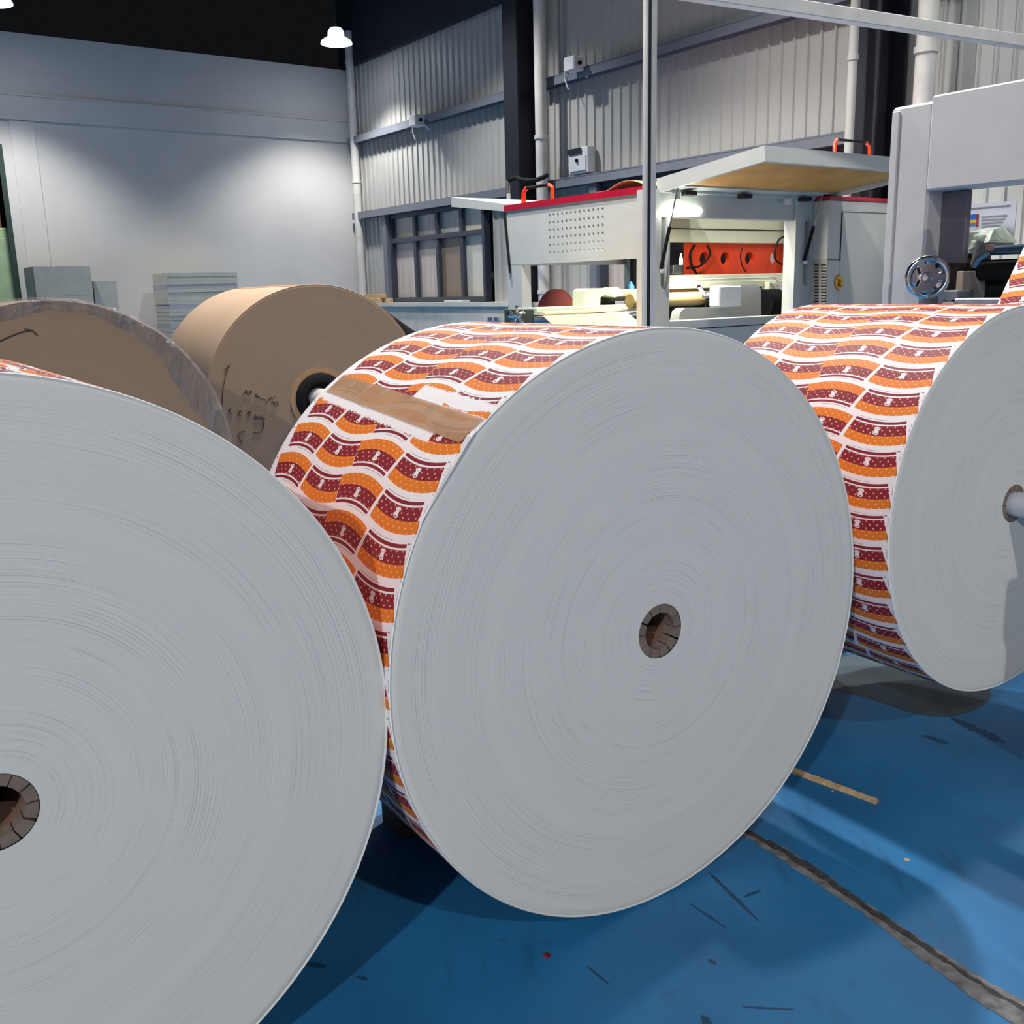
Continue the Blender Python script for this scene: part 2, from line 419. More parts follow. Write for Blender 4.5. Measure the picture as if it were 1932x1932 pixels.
def scuff(x0, y0, x1, y1, w):
    rnd = random.Random(x0); n_ = 18; up = []; dn = []
    dx, dy = x1-x0, y1-y0; l_ = hypot(dx, dy); nx, ny = -dy/l_, dx/l_
    for i in range(n_+1):
        f_ = i/n_; ww = w*sin(pi*min(.985, max(.015, f_)))**.45*.5*rnd.uniform(.55, 1.1); x, y = x0+dx*f_, y0+dy*f_
        up.append((x+nx*ww, y+ny*ww)); dn.append((x-nx*ww, y-ny*ww))
    patch(up+dn[::-1], M_scuff, 'floor_scuff', .0004)
for a_ in ((1795, 1355, 1898, 1402, 15), (1742, 1388, 1792, 1404, 9), (1336, 1645, 1432, 1738, 9), (1404, 1692, 1436, 1680, 7), (1300, 1704, 1372, 1752, 5), (1336, 1812, 1352, 1818, 8), (1322, 1916, 1346, 1940, 16), (1108, 1824, 1150, 1858, 6), (576, 1818, 616, 1824, 12), (672, 1842, 694, 1848, 8), (1400, 1900, 1500, 1905, 5)): scuff(*a_)
# ceiling with rafters and purlins
MB().obox(W(-9, -1.2, HC), E1*(SMAX+9), -E2*(QMAX+1.2), Z*.1).build('ceiling', M_roof, kind='structure', label='dark steel roof of the hall')
ceil_o = bpy.data.objects['ceiling']
for i in range(6):
    s_ = -2+i*6.2
    MB().obox(W(s_, -.9, HC-.55), E1*.22, -E2*(QMAX+.8), Z*.53).build('rafter', M_roof, ceil_o)
for i in range(11):
    MB().obox(W(-8, .9+i*1.5, HC-.18), E1*(SMAX+7), -E2*.08, Z*.16).build('purlin', M_roof, ceil_o)

# white partition wall with a doorway on its left
qd0, _ = on_s(38, 540, 0); _, zd = on_s(4, 272, 0)
_, zt = on_s(655, 130, 0); zt2 = on_s(0, 62, 0)[1]
ztop = (zt+zt2)/2
wb = MB()
boxS(wb, -.25, 0, .03, qd0, 0, ztop)
boxS(wb, -.25, 0, qd0, qd0+2.4, zd, ztop)
boxS(wb, -.25, 0, qd0+2.4, QMAX, 0, ztop)
wall_back = wb.build('wall_back', M_wall, kind='structure', label='white partition wall below the dark roof')
_, zb1 = on_s(330, 205, 0); _, zb2 = on_s(330, 247, 0)
boxS(MB(), .001, .035, .03, QMAX, zb2, zb1).build('trim_1', M_wall, kind='structure')
boxS(MB(), .001, .05, .03, QMAX, zb1, zb1+.022).build('trim_10', M_wall, kind='structure')
qp, _ = on_s(75, 330, 0)
boxS(MB(), .001, .02, qp, qp+.32, 0, zb2-.01).build('trim_2', M_wall, kind='structure')
# room seen through the doorway
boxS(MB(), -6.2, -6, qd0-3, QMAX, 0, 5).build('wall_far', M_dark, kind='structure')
# side and rear walls behind the viewer
boxS(MB(), -.25, SMAX, QMAX, QMAX+.2, 0, HC).build('wall_left', M_wall, kind='structure')
boxS(MB(), SMAX, SMAX+.2, -1, QMAX+.2, 0, HC).build('wall_front', M_wall, kind='structure')

# clad wall on the right
_, zg2 = on_q(684, 402, 0); _, zg2b = on_q(953, 361.6, 0); zG2 = (zg2+zg2b)/2
_, zg1 = on_q(684, 259, 0); _, zg1b = on_q(946, 183.5, 0); zG1 = (zg1+zg1b)/2
_, zl = on_q(800, 571, .25); zL = zl
zE = on_q(690, 118, 0)[1]
sW0, _ = on_q(744, 500, 0); sW1, _ = on_q(921, 480, 0)
sV0, _ = on_q(1140, 500, 0); sV1 = sV0+4.2
wr = MB(); boxS(wr, -.2, SMAX, -.9, -.75, 0, HC)
wall_right = wr.build('wall_right', M_clad, kind='structure', label='grey corrugated steel wall')
PW = .158
def clad_mesh(h):
    mb = MB(); prof = [(0, 0), (.02, 0), (.03, .022), (.045, .022), (.055, 0), (PW, 0)]
    pts = [E1*a - E2*b for a, b in prof]+[E1*PW + E2*.03, E2*.03]
    mb.prism(pts, Z*h); return mb
up_src = clad_mesh(zE-zG2).build('cladding_panel', M_clad, wall_right)
lo_src = clad_mesh(zG2-zL).build('cladding_panel', M_clad, wall_right)
for ob, src in ((up_src, zG2), (lo_src, zL)):
    me = ob.data
    me.transform(Matrix.Translation(Vector((0, 0, 0))))
k = 0
first_u = first_l = True
for i in range(int(22/PW)):
    s_ = .05+i*PW
    if first_u: up_src.location = W(s_, 0, zG2); first_u = False
    else: share(up_src, 'cladding_panel', W(s_, 0, zG2), wall_right)
    if (s_+PW > sW0 and s_ < sW1) or (s_+PW > sV0 and s_ < sV1): continue
    if first_l: lo_src.location = W(s_, 0, zL); first_l = False
    else: share(lo_src, 'cladding_panel', W(s_, 0, zL), wall_right)
boxS(MB(), -.2, SMAX, -.2, .10, zE, HC).build('trim_9', M_roof, kind='structure')
# plinth wall with ledge
pl = MB(); boxS(pl, 0, 22, -.2, .22, 0, zL-.06); pl.build('trim_3', M_plinth, kind='structure', label='whitewashed low plinth wall under the windows')
boxS(MB(), 0, 22, -.2, .26, zL-.06, zL).build('trim_4', M_plinth, kind='structure')
# girts
def girt(s0, s1, z, name):
    mb = MB(); boxS(mb, s0, s1, .03, .17, z-.012, z+.012); boxS(mb, s0, s1, .155, .17, z-.10, z); boxS(mb, s0, s1, .03, .045, z-.1, z)
    return mb.build(name, M_girt, kind='structure')
sc1, _ = on_q(990, 300, .25)
sc2, _ = on_q(1655, 130, .25)
for a, b in ((.1, sc1-.2), (sc1+.2, sc2-.2), (sc2+.2, 22)):
    girt(a, b, zG2, 'trim_5'); girt(a, b, zG1, 'trim_6')
# steel columns
def column(sc, name, lab):
    mb = MB()
    boxS(mb, sc-.15, sc+.15, .43, .455, 0, HC-.5); boxS(mb, sc-.15, sc+.15, .05, .075, 0, HC-.5); boxS(mb, sc-.012, sc+.012, .07, .44, 0, HC-.5)
    o = thing('steel_column', W(sc, .3, 0), lab, 'column', 'navy steel columns along the clad wall')
    mb.build('column_shaft', M_navy, o)
    boxS(MB(), sc-.2, sc+.2, .28, .5, 0, .03).build('base_plate', M_navy, o)
    return o
column(sc1, 'c', 'dark navy steel column beside the barred window, left of the machine hood')
column(sc2, 'c', 'dark navy steel column behind the raised lid, right of the machine')
def pipe(px, py, q, r, z0, z1, name, lab, m=None):
    s_, _ = on_q(px, py, q)
    o = thing(name, W(s_, q, z0), lab, 'pipe', 'vertical pipes on the walls')
    MB().tube([W(s_, q, z0), W(s_, q, z1)], r, 14).build('pipe_run', m or M_pipe, o, smooth=True)
    for zz in (1.2, 3.1, 5.0, 6.9):
        if zz < z1: MB().lathe([(r*1.18, 0), (r*1.18, .05)], W(s_, q, zz), Z, 14).build('pipe_clip', m or M_pipe, o, smooth=True)
    return o
pipe(1022, 300, .30, .075, 0, HC-.3, 'downpipe', 'white downpipe just right of the left navy column')
pipe(1748, 90, .30, .085, 0, HC-.3, 'downpipe', 'thick white downpipe above the off-white machine frame')
pipe(1606, 180, .62, .04, 0, HC-.3, 'downpipe', 'thin grey pipe left of the navy column behind the lid', M_clad)
pipe(673, 350, .13, .07, 0, ztop+.55, 'downpipe', 'white downpipe in the corner of the white wall')

# barred windows
def window(idx, s0, s1, zt_, zb_, zr, ms, pane_mats):
    w = MB(); d0, d1 = -.05, .06
    for s_ in (s0, s1-.06): boxS(w, s_, s_+.06, d0, d1, zb_, zt_)
    boxS(w, s0, s1, d0, d1, zt_-.06, zt_); boxS(w, s0, s1, d0, d1, zb_, zb_+.07)
    wo = w.build('window_%d' % idx, M_frame, kind='structure', label='steel framed barred window in the clad wall' if idx == 1 else 'steel framed window behind the machine')
    edges = [s0+.05]+ms+[s1-.05]
    for s_ in ms: boxS(MB(), s_-.04, s_+.04, .0, .05, zb_+.05, zt_-.05).build('mullion', M_frame, wo)
    boxS(MB(), s0+.04, s1-.04, .0, .06, zr-.035, zr+.035).build('transom', M_frame, wo)
    for i in range(len(edges)-1):
        for j, (a, b) in enumerate(((zr, zt_-.06), (zb_+.05, zr))):
            boxS(MB(), edges[i], edges[i+1], -.04, -.02, a, b).build('pane', pane_mats[(i, j)] if (i, j) in pane_mats else pane_mats[None], wo)
    return wo
def pane_mat(name, c, c2):
    m, nt, b = newmat(name); tc = nt.nodes.new('ShaderNodeTexCoord'); mp = nt.nodes.new('ShaderNodeMapping'); n = nt.nodes.new('ShaderNodeTexNoise')
    mp.inputs['Scale'].default_value = (9, 9, .25); nt.links.new(tc.outputs['Object'], mp.inputs[0]); nt.links.new(mp.outputs[0], n.inputs['Vector']); n.inputs['Scale'].default_value = 2.2
    nt.links.new(rgbmix(nt, ((X(nt, n.outputs['Fac'])-.35)*3).max(0).min(1), lin(c), lin(c2)), b.inputs['Base Color']); b.inputs['Roughness'].default_value = .35
    b.inputs['Coat Weight'].default_value = .25; b.inputs['Coat Roughness'].default_value = .1
    return m
PA = pane_mat('dusty pane over pinkish sheet', (172, 163, 158), (196, 184, 177)); PB = pane_mat('dusty pane grey', (164, 166, 164), (190, 188, 183))
PC = pane_mat('brown boarded pane', (132, 116, 102), (142, 125, 110)); PD = pane_mat('cream blanked pane', (204, 200, 186), (212, 208, 196))
ms = [on_q(789, 500, 0)[0], on_q(831, 500, 0)[0], on_q(877, 500, 0)[0]]
zr1 = on_q(830, 446, 0)[1]
window(1, sW0, sW1, zG2-.1, zL+.01, zr1, ms, {None: PA, (1, 0): PB, (2, 0): PB, (2, 1): PC, (3, 0): PD, (3, 1): PD})
boxS(MB(), sW0-.14, sW0-.01, .02, .12, zL, zG2-.1).build('trim_7', M_girt, kind='structure')
window(2, sV0, sV1, zG2-.1, zL+.01, zr1, [sV0+1.0, sV0+2.0, sV0+3.0], {None: PA})
boxS(MB(), sV0-.14, sV0-.01, .02, .12, zL, zG2-.1).build('trim_8', M_girt, kind='structure')

# things on the clad wall
def wall_box():
    s0, s1, z0, z1 = q_rect(1090, 283, 1127, 326, .0)
    o = thing('electrical_box', W(s0, .0, z1), 'white electrical box with a lock on the clad wall above the machine hood', 'electrical box')
    boxS(MB(), s0, s1, .03, .15, z1, z0, .01).build('box_body', M_white, o)
    boxS(MB(), s0+.03, s1-.03, .15, .165, z1+.03, z0-.1, .004).build('door', M_white, o)
    boxS(MB(), s0+.01, s1-.12, .152, .18, z0-.075, z0-.01).build('cable_flap', M_navy, o)
    c = W((s0+s1)/2, .165, (z0+z1)/2); MB().lathe([(.022, 0), (.022, .02), (.012, .03)], c, -E2, 12).build('lock', M_black, o)
wall_box()
def cctv(px, py, lab):
    s_, z_ = on_q(px, py, .2)
    o = thing('security_camera', W(s_, .2, z_-.1), lab, 'camera', 'security cameras on the wall rail')
    p = W(s_, .2, z_)
    MB().bbox(p-E1*.10-Z*.08, E1*.2, -E2*.16, Z*.16, .012).build('camera_housing', M_white, o)
    MB().lathe([(.022, 0), (.024, .03), (.012, .035)], p+E1*.1-E2*.08, E1, 14).build('lens', M_black, o, smooth=True)
    MB().tube([p-E2*.02, p+E2*.08-Z*.06, p+E2*.13-Z*.12], .02, 8).build('bracket', M_white, o, smooth=True)
    MB().tube([p-E1*.1-Z*.02, p-E1*.22+Z*.07, p-E1*.28-Z*.10, p-E1*.2-Z*.24], .008, 6).build('cable', M_white, o, smooth=True)
cctv(795, 229, 'white security camera on the upper rail left of the navy column')
cctv(1092, 123, 'white security camera on the upper rail right of the navy column')
for i, (x0, y0, x1, y1, dz) in enumerate(((696, 556, 731, 569, 0), (704, 561, 738, 570, .0), (696, 566, 727, 572, .0))):
    s0, _ = on_q(x0, 568, .1); s1, _ = on_q(x1, 568, .1)
    zb_ = zL+(.071 if i == 0 else .001); q0 = (.09, .04, .15)[i]
    boxS(MB(), s0, s1, q0, q0+.09, zb_, zb_+.07, .006).build('timber_offcut', M_wood, None, origin=W(s0, q0, zb_),
        label=('pale timber offcut lying on top of the ledge pile', 'pale timber offcut at the back of the ledge pile', 'pale timber offcut at the front edge of the ledge')[i], cat='timber', group='timber offcuts on the ledge')
s0, _ = on_q(846, 568, .12); s1, _ = on_q(880, 568, .12)
boxS(MB(), s0, s1, .04, .2, zL, zL+.03, .005).build('white_tile', M_white, None, origin=W(s0, .1, zL), label='white slab lying on the ledge under the barred window', cat='slab')
s0, z0 = on_q(918, 597, .23); s1, z1 = on_q(944, 607, .23)
so = thing('switch_plate', W(s0, .23, z1), 'small grey label plate on the low white wall', 'plate')
boxS(MB(), s0, s1, .222, .236, z1, z0, .003).build('plate', mat('grey label', (160, 166, 184), .5), so)
for a, b in ((.15, .42), (.58, .85)):
    boxS(MB(), s0+(s1-s0)*a, s0+(s1-s0)*b, .236, .238, z1+(z0-z1)*.2, z1+(z0-z1)*.8).build('dark_mark', mat('smudged print', (96, 98, 116), .6, var=.4, scale=60), so)

# ================================================================== LAMPS
def lamp(p, lab, power, cone=134, blend=.25):
    p = Vector(p); o = thing('high_bay_lamp', p, lab, 'lamp', 'hanging high bay lamps')
    MB().lathe([(.03, .25), (.085, .245), (.12, .20), (.125, .15), (.12, .125), (.15, .115), (.22, .07), (.238, .04), (.238, .022), (.215, .03), (.14, .08), (.0, .09)], p, Z, 28).build('reflector', M_shade, o, smooth=True)
    MB().lathe([(.118, .122), (.132, .120), (.132, .112), (.118, .112)], p, Z, 28, cap=False).build('collar', M_black, o, smooth=True)
    MB().lathe([(.0, .0), (.12, .006), (.2, .02), (.214, .028)], p, Z, 28, cap=False).build('diffuser', M_diff, o, smooth=True)
    MB().tube([p+Z*.245, Vector((p.x, p.y, HC-.2))], .008, 6).build('suspension_rod', M_roof, o)
    if power:
        ld = bpy.data.lights.new('high_bay_light', 'SPOT'); ld.energy = power; ld.color = LAMP_COL; ld.spot_size = RAD(cone); ld.spot_blend = blend; ld.shadow_soft_size = .12
        lo = bpy.data.objects.new('high_bay_light', ld); col.objects.link(lo); lo.parent = o; lo.location = (0, 0, -.03)
    return o
# the two in view hang close to the white wall
LS = 1.5
L1 = W(LS, *on_s(635, 86, LS))
s1_, q1_ = sq(L1)
L2q, L2z = on_s(-14, 10, s1_)
LH = L1.z
pk = on_s(570, 262, 0)[1]
WCONE = 2*DEG(atan2(s1_, L1.z-pk))
lamp(L1, 'lit high bay lamp hanging beside the corner of the white wall', 540, WCONE+6, .55)
lamp(W(s1_, L2q, L2z), 'lit high bay lamp at the top left edge of the picture', 540, WCONE+6, .55)
lamp((-.1, 5.3, 6.2), 'high bay lamp hanging above the brown kraft rolls', 1500, 112)
lamp((-.73, 8.2, 6.2), 'high bay lamp hanging above the machine entry', 1300, 112)
lamp((-3.3, -7.8, 6.2), 'high bay lamp hanging behind the viewer on the left', 2700, 152)
lamp((3.6, -5.5, 6.2), 'high bay lamp hanging behind the viewer on the right', 1300, 152)
lamp(W(5.2, 2.4, 6.2), 'high bay lamp hanging in front of the barred window', 1000, 108, .5)
lamp((3.7, 5.6, 6.2), 'added high bay lamp, unseen, lighting the machine front', 600, 112)  # added out of view to brighten the front of the centre machine
lamp(W(9.9, 2.5, 6.2), 'high bay lamp hanging above the machine by the clad wall', 620, 108, .5)

# ================================================================== PAPER ROLLS
class Frame:
    def __init__(s, c, yaw):
        s.c = Vector(c); s.t = Vector((cos(yaw), sin(yaw), 0)); s.a = Vector((-sin(yaw), cos(yaw), 0)); s.n = -s.a
    def p(s, th, r, u): return s.c + s.t*(r*cos(th)) + Z*(r*sin(th)) + s.a*u
def roll(name, lab, c, yaw, R, w, end_mat, wrap_mat, period=7.2, phase=0., rc=.0563, rfun=None, group=None, core=True, seg=180, wrap_name='printed_wrap', relief=.00012):
    F = Frame(c, yaw); o = thing(name, (c[0], c[1], max(0, c[2]-R)), lab, 'paper roll', group)
    rf = rfun or (lambda th: R)
    ths = [RAD(-60+360*i/seg) for i in range(seg+1)]
    # outer wrap
    mb = MB(); nu = 2; us = [0, .0015, w-.0015, w]; dr = [-.0012, 0, 0, -.0012]
    vs_ = [F.p(th, rf(th)+d, u) for u, d in zip(us, dr) for th in ths[:-1]]; fs = []; uv = []
    for k in range(3):
        for i in range(seg):
            j = (i+1) % seg
            fs.append((k*seg+i, k*seg+j, (k+1)*seg+j, (k+1)*seg+i))
            y0 = (-60+360*i/seg-phase)/period*7.2; y1 = (-60+360*(i+1)/seg-phase)/period*7.2
            uv.append([(us[k], y0), (us[k], y1), (us[k+1], y1), (us[k+1], y0)])
    mb.add(vs_, fs, uv); mb.build(wrap_name, wrap_mat, o, smooth=True)
    # wound ends
    for side in (0, 1):
        nr = 110 if side == 0 else 2; rng_ = random.Random(len(name)*7+len(lab)); d = 0; rr = []
        for k in range(nr+1):
            d += rng_.uniform(-1, 1)*relief*.5; d *= .9
            rr.append((k/nr, d if 0 < k < nr else 0))
        if side == 0 and nr > 3: rr[-2] = (1-.004/R, .0016); rr[-3] = (1-.006/R, .0006)
        vs_ = []; uvv = []
        for f_, d in rr:
            for i in range(seg):
                th = ths[i]; r = rc+(rf(th)-.0012-rc)*f_
                vs_.append(F.p(th, r, (d if side == 0 else w))); uvv.append((r, DEG(th)))
        fs = []; uv = []
        for k in range(nr):
            for i in range(seg):
                j = (i+1) % seg; q = (k*seg+i, k*seg+j, (k+1)*seg+j, (k+1)*seg+i)
                fs.append(q); uv.append([(uvv[q[0]][0], -60+360*i/seg), (uvv[q[1]][0], -60+360*(i+1)/seg), (uvv[q[2]][0], -60+360*(i+1)/seg), (uvv[q[3]][0], -60+360*i/seg)])
        MB().add(vs_, fs, uv).build('wound_paper_end' if side == 0 else 'rear_paper_end', end_mat, o, smooth=True)
    if core:
        ri = rc*.68; co_ = MB(); n = 48
        prof = [(rc, w), (rc, .05), (ri*1.02, .05), (ri*1.02, w)]
        cm = MB().lathe([(rc-.0005, .03), (rc-.0005, w), (ri, w), (ri, .03), (rc-.0005, .03)], F.c, F.a, 48, x=F.t, cap=False).build('core_tube', M_corein, o, smooth=True)
        ns = 12
        for k in range(ns):
            a0 = 2*pi*k/ns+RAD(1.6)+RAD(random.uniform(-1, 1)); a1 = 2*pi*(k+1)/ns-RAD(1.6)
            m_ = 5; dz = random.uniform(-.0006, .0015)
            ring = lambda r, u: [F.p(a0+(a1-a0)*i/m_, r, u) for i in range(m_+1)]
            A_, B_ = ring(rc-.001, dz), ring(ri, dz); vs_ = A_+B_+ring(rc-.001, .035)+ring(ri, .035); q = m_+1; fs = []
            for i in range(m_): fs += [(i, i+1, q+i+1, q+i), (i, i+1, 2*q+i+1, 2*q+i), (q+i, q+i+1, 3*q+i+1, 3*q+i)]
            fs += [(0, q, 3*q, 2*q), (m_, q+m_, 3*q+m_, 2*q+m_)]
            MB().add(vs_, fs).build('core_segment', M_core, cm)
    return o, F
g = lambda a, c, w_: exp(-((a-c)/w_)**2)
def mid_r(th):
    d = DEG(th) % 360
    return .6 + .0085*g(d, 142, 24) - .004*g(d, 45, 40) + .003*g(d, 195, 20) - .003*g(d, 285, 25)
MC = (.2905, 1.8709, .6)
mid, FM = roll('printed_paper_roll', 'large printed paper roll with brown tape, standing in the middle', MC, .5825, .6, .695, M_endw, M_printw, 7.2, MID_PH, rfun=mid_r, group='printed paper rolls')
LC = (-.717*.995, 1.2279*.995, .5972)
left, FL = roll('printed_paper_roll', 'nearest printed paper roll, cut off by the left edge', LC, .5917, .5966, .695, M_endw, M_print, 7.25, 101., group='printed paper rolls')
RCc = (1.311, 2.5113, .6962); RR = .51
right, FR = roll('printed_paper_roll', 'printed paper roll carried on a steel shaft at the right edge', RCc, .5681, RR, .675, M_endw, M_print, 360/42., 106.9, rc=.050, group='printed paper rolls')
# tape across the middle roll
def tape():
    mb = MB(); n, k = 40, 10; vs_ = []; fs = []
    for i in range(n+1):
        uu = .006+(.672-.006)*i/n
        for j in range(k+1):
            e0 = .9*random.uniform(-.06, .06) if i else 0
            w = 5.4*j/k
            if i == 0: uu2 = uu+.016*(j/k)+random.uniform(-.0015, .0015)
            else: uu2 = uu
            th = RAD(MID_T0+(1-uu2/.67)*5.4+w+(e0 if j in (0, k) else 0)*.4)
            vs_.append(FM.p(th, mid_r(th)+.0011, uu2))
    for i in range(n):
        for j in range(k): fs.append((i*(k+1)+j, i*(k+1)+j+1, (i+1)*(k+1)+j+1, (i+1)*(k+1)+j))
    b = len(vs_)
    mb.add(vs_, fs).build('adhesive_tape', M_tape, mid, smooth=True, label='translucent brown tape strip')
    th0 = RAD(MID_T0+5.4+6.2)
    # loose corner of the outer layer
    p = [FM.p(RAD(133.2), mid_r(RAD(133.2))+.002, -.002), FM.p(RAD(134.6), mid_r(RAD(134.6))+.0045, -.007), FM.p(RAD(150), mid_r(RAD(150))+.0012, -.002), FM.p(RAD(150), mid_r(RAD(150))+.0008, .012), FM.p(RAD(134.2), mid_r(RAD(134.2))+.003, .012)]
    MB().prism(p, (FM.t*cos(RAD(138))+Z*sin(RAD(138)))*.0006).build('loose_outer_corner', mat('white paper', (232, 231, 235), .6, var=.02), mid)
tape()
# shaft, stand and web of the right roll
st = thing('unwind_stand', (FR.p(0, 0, -.42).x, FR.p(0, 0, -.42).y, 0), 'steel shaft and stand carrying the right printed roll', 'stand')
sh = MB().lathe([(.033, -.55), (.033, .95)], FR.c, FR.a, 32, x=FR.t).build('shaft', mat('pale steel shaft', (190, 195, 206), .35, .3), st, smooth=True)
for k in range(4):
    a = RAD(20+90*k); p = FR.p(a, .0325, -.5); tv = FR.t*-sin(a)+Z*cos(a); rv = FR.t*cos(a)+Z*sin(a)
    MB().obox(p-tv*.005, tv*.01, FR.a*.44, rv*.0016).build('shaft_slot', M_black, sh)
for uu in (-.47, .80):
    c = FR.p(0, 0, uu); b = Vector((c.x, c.y, 0))
    MB().bbox(b-FR.t*.10-FR.a*.05, FR.t*.2, FR.a*.1, Z*(FR.c.z-.05), .008).build('stand_post', M_archm, st)
    MB().bbox(c-FR.t*.12-FR.a*.07-Z*.07, FR.t*.24, FR.a*.14, Z*.15, .01).build('bearing_block', M_archm, st)
    MB().bbox(b-FR.t*.35-FR.a*.07, FR.t*.7, FR.a*.14, Z*.05, .006).build('stand_foot', M_archm, st)
def guide():
    phi = .967; R_ = RR; th0 = phi-pi/2; tt = R_*cos(th0)+cos(phi)*1.74+.05; zz_ = R_*sin(th0)+sin(phi)*1.74-.01; c = FR.c+FR.t*tt+Z*zz_
    MB().tube([c-FR.a*.06, c+FR.a*.74], .045, 18).build('guide_roller', M_steel, st, smooth=True)
    for uu in (-.11, .73):
        b_ = c+FR.a*uu; b_.z = 0
        MB().bbox(b_-FR.t*.04, FR.t*.08, FR.a*.06, Z*(c.z+.06), .005).build('guide_post', M_archm, st)
guide()
def web_right():
    R_ = RR+.0012; phi = .967; th0 = phi-pi/2; ln = 1.75; d2 = (cos(phi), sin(phi)); mb = MB(); n = 40; vs_ = []; uv = []; fs = []
    arc = [RAD(-70)+(th0-RAD(-70))*i/10 for i in range(11)]
    pts = [(R_*cos(a), R_*sin(a)) for a in arc]; ds = [0]
    for i in range(1, 30): pts.append((pts[10][0]+d2[0]*ln*i/29, pts[10][1]+d2[1]*ln*i/29))
    L = [0]
    for i in range(1, len(pts)): L.append(L[-1]+hypot(pts[i][0]-pts[i-1][0], pts[i][1]-pts[i-1][1]))
    for k, uu in enumerate((0.001, .674)):
        for p in pts: vs_.append(FR.c+FR.t*p[0]+Z*p[1]+FR.a*uu)
    N = len(pts); Y = lambda l: -l/.0766*7.2
    for i in range(N-1):
        fs.append((i, i+1, N+i+1, N+i)); uv.append([(.001, Y(L[i])), (.001, Y(L[i+1])), (.674, Y(L[i+1])), (.674, Y(L[i]))])
    o = mb.add(vs_, fs, uv).build('paper_web', M_print, right, smooth=True)
    md = o.modifiers.new('thickness', 'SOLIDIFY'); md.thickness = .0006; md.offset = 0
web_right()

# brown kraft rolls behind
M_kwrap = mat('tan kraft wrap', (184, 157, 131), .62, var=.025, scale=3)
BC = (-1.0097, 5.3024, .7247)
WB = 1.25
bro, FB = roll('kraft_paper_roll', 'unwrapped brown kraft roll with handwriting, mounted on a black chuck', BC, .5012, .6, WB, M_endb, M_kwrap, rc=.138, core=False, wrap_name='kraft_wrap', group='brown kraft paper rolls', relief=.0002)
MB().lathe([(.139, -.002), (.166, -.0025), (.166, .004), (.139, .004)], FB.c, FB.a, 64, x=FB.t, cap=False).build('core_rim', mat('lighter kraft core rim', (176, 136, 96), .8), bro, smooth=True)
cs = thing('chuck_stand', (BC[0], BC[1], 0), 'black core chuck and pale shaft holding the middle kraft roll', 'stand')
MB().lathe([(.1375, .05), (.1375, -.012), (.126, -.02), (.095, -.022), (.062, .03), (.058, .05)], FB.c, FB.a, 48, x=FB.t, cap=False).build('chuck', M_black, cs, smooth=True)
MB().lathe([(.0, -.10), (.05, -.10), (.056, -.09), (.056, WB+.35)], FB.c, FB.a, 32, x=FB.t).build('shaft', mat('pale shaft end', (196, 196, 196), .4), cs, smooth=True)
for uu in (WB+.25,):
    b = FB.p(0, 0, uu); b.z = 0
    MB().bbox(b-FB.t*.12-FB.a*.06, FB.t*.24, FB.a*.12, Z*(FB.c.z+.06), .01).build('stand_post', M_mach, cs)
    MB().bbox(b-FB.t*.4-FB.a*.09, FB.t*.8, FB.a*.18, Z*.06, .008).build('stand_foot', M_mach, cs)
def on_face(F, px, py, lift=.0025):
    return hit(px, py, F.c+F.n*lift, F.n)
def strokes(F, par, lines, x0, y0, k, r):
    for ln in lines:
        P_ = [on_face(F, x0+x*k, y0+y*k, .0016) for x, y in ln]
        fine = []
        for i in range(len(P_)-1):
            for j in range(4): fine.append(P_[i].lerp(P_[i+1], j/4))
        fine.append(P_[-1])
        MB().tube(fine, r, 5).build('marker_stroke', M_ink, par)
strokes(FB, bro, [
    [(455, 655), (500, 580), (520, 660)], [(475, 628), (515, 622)], [(535, 665), (556, 592), (582, 612), (545, 640)],
    [(620, 640), (652, 648), (632, 672), (662, 684), (640, 690)], [(662, 668), (692, 690), (690, 708), (668, 692)], [(700, 700), (728, 708), (722, 724)], [(745, 712), (790, 728), (770, 738)],
    [(775, 792), (812, 748), (850, 690)], [(840, 735), (862, 690), (885, 712), (915, 680)], [(858, 782), (890, 752), (905, 800)], [(905, 772), (940, 752), (966, 790), (930, 816), (895, 790)],
    [(240, 870), (275, 850), (250, 905), (292, 928)], [(370, 950), (410, 880), (432, 890), (380, 930), (420, 962)], [(505, 930), (545, 892), (572, 905), (520, 945), (552, 962)],
    [(605, 1010), (640, 950), (655, 1010), (690, 960), (700, 1015), (735, 965), (742, 1020), (775, 1000)], [(610, 985), (770, 995)],
    [(742, 1015), (748, 1070), (755, 1112), (738, 1100)], [(755, 1110), (735, 1165), (690, 1200), (600, 1205)], [(478, 1180), (420, 1195), (378, 1240), (400, 1290), (445, 1370)]], 400, 660, .1294, .0026)
strokes(FB, bro, [[(252, 215), (212, 300), (185, 430), (163, 560), (152, 700), (155, 800), (172, 900)], [(180, 290), (215, 265), (252, 215), (250, 262)], [(1145, 800), (1160, 870), (1190, 950), (1215, 1005)]], 400, 660, .1294, .0022)
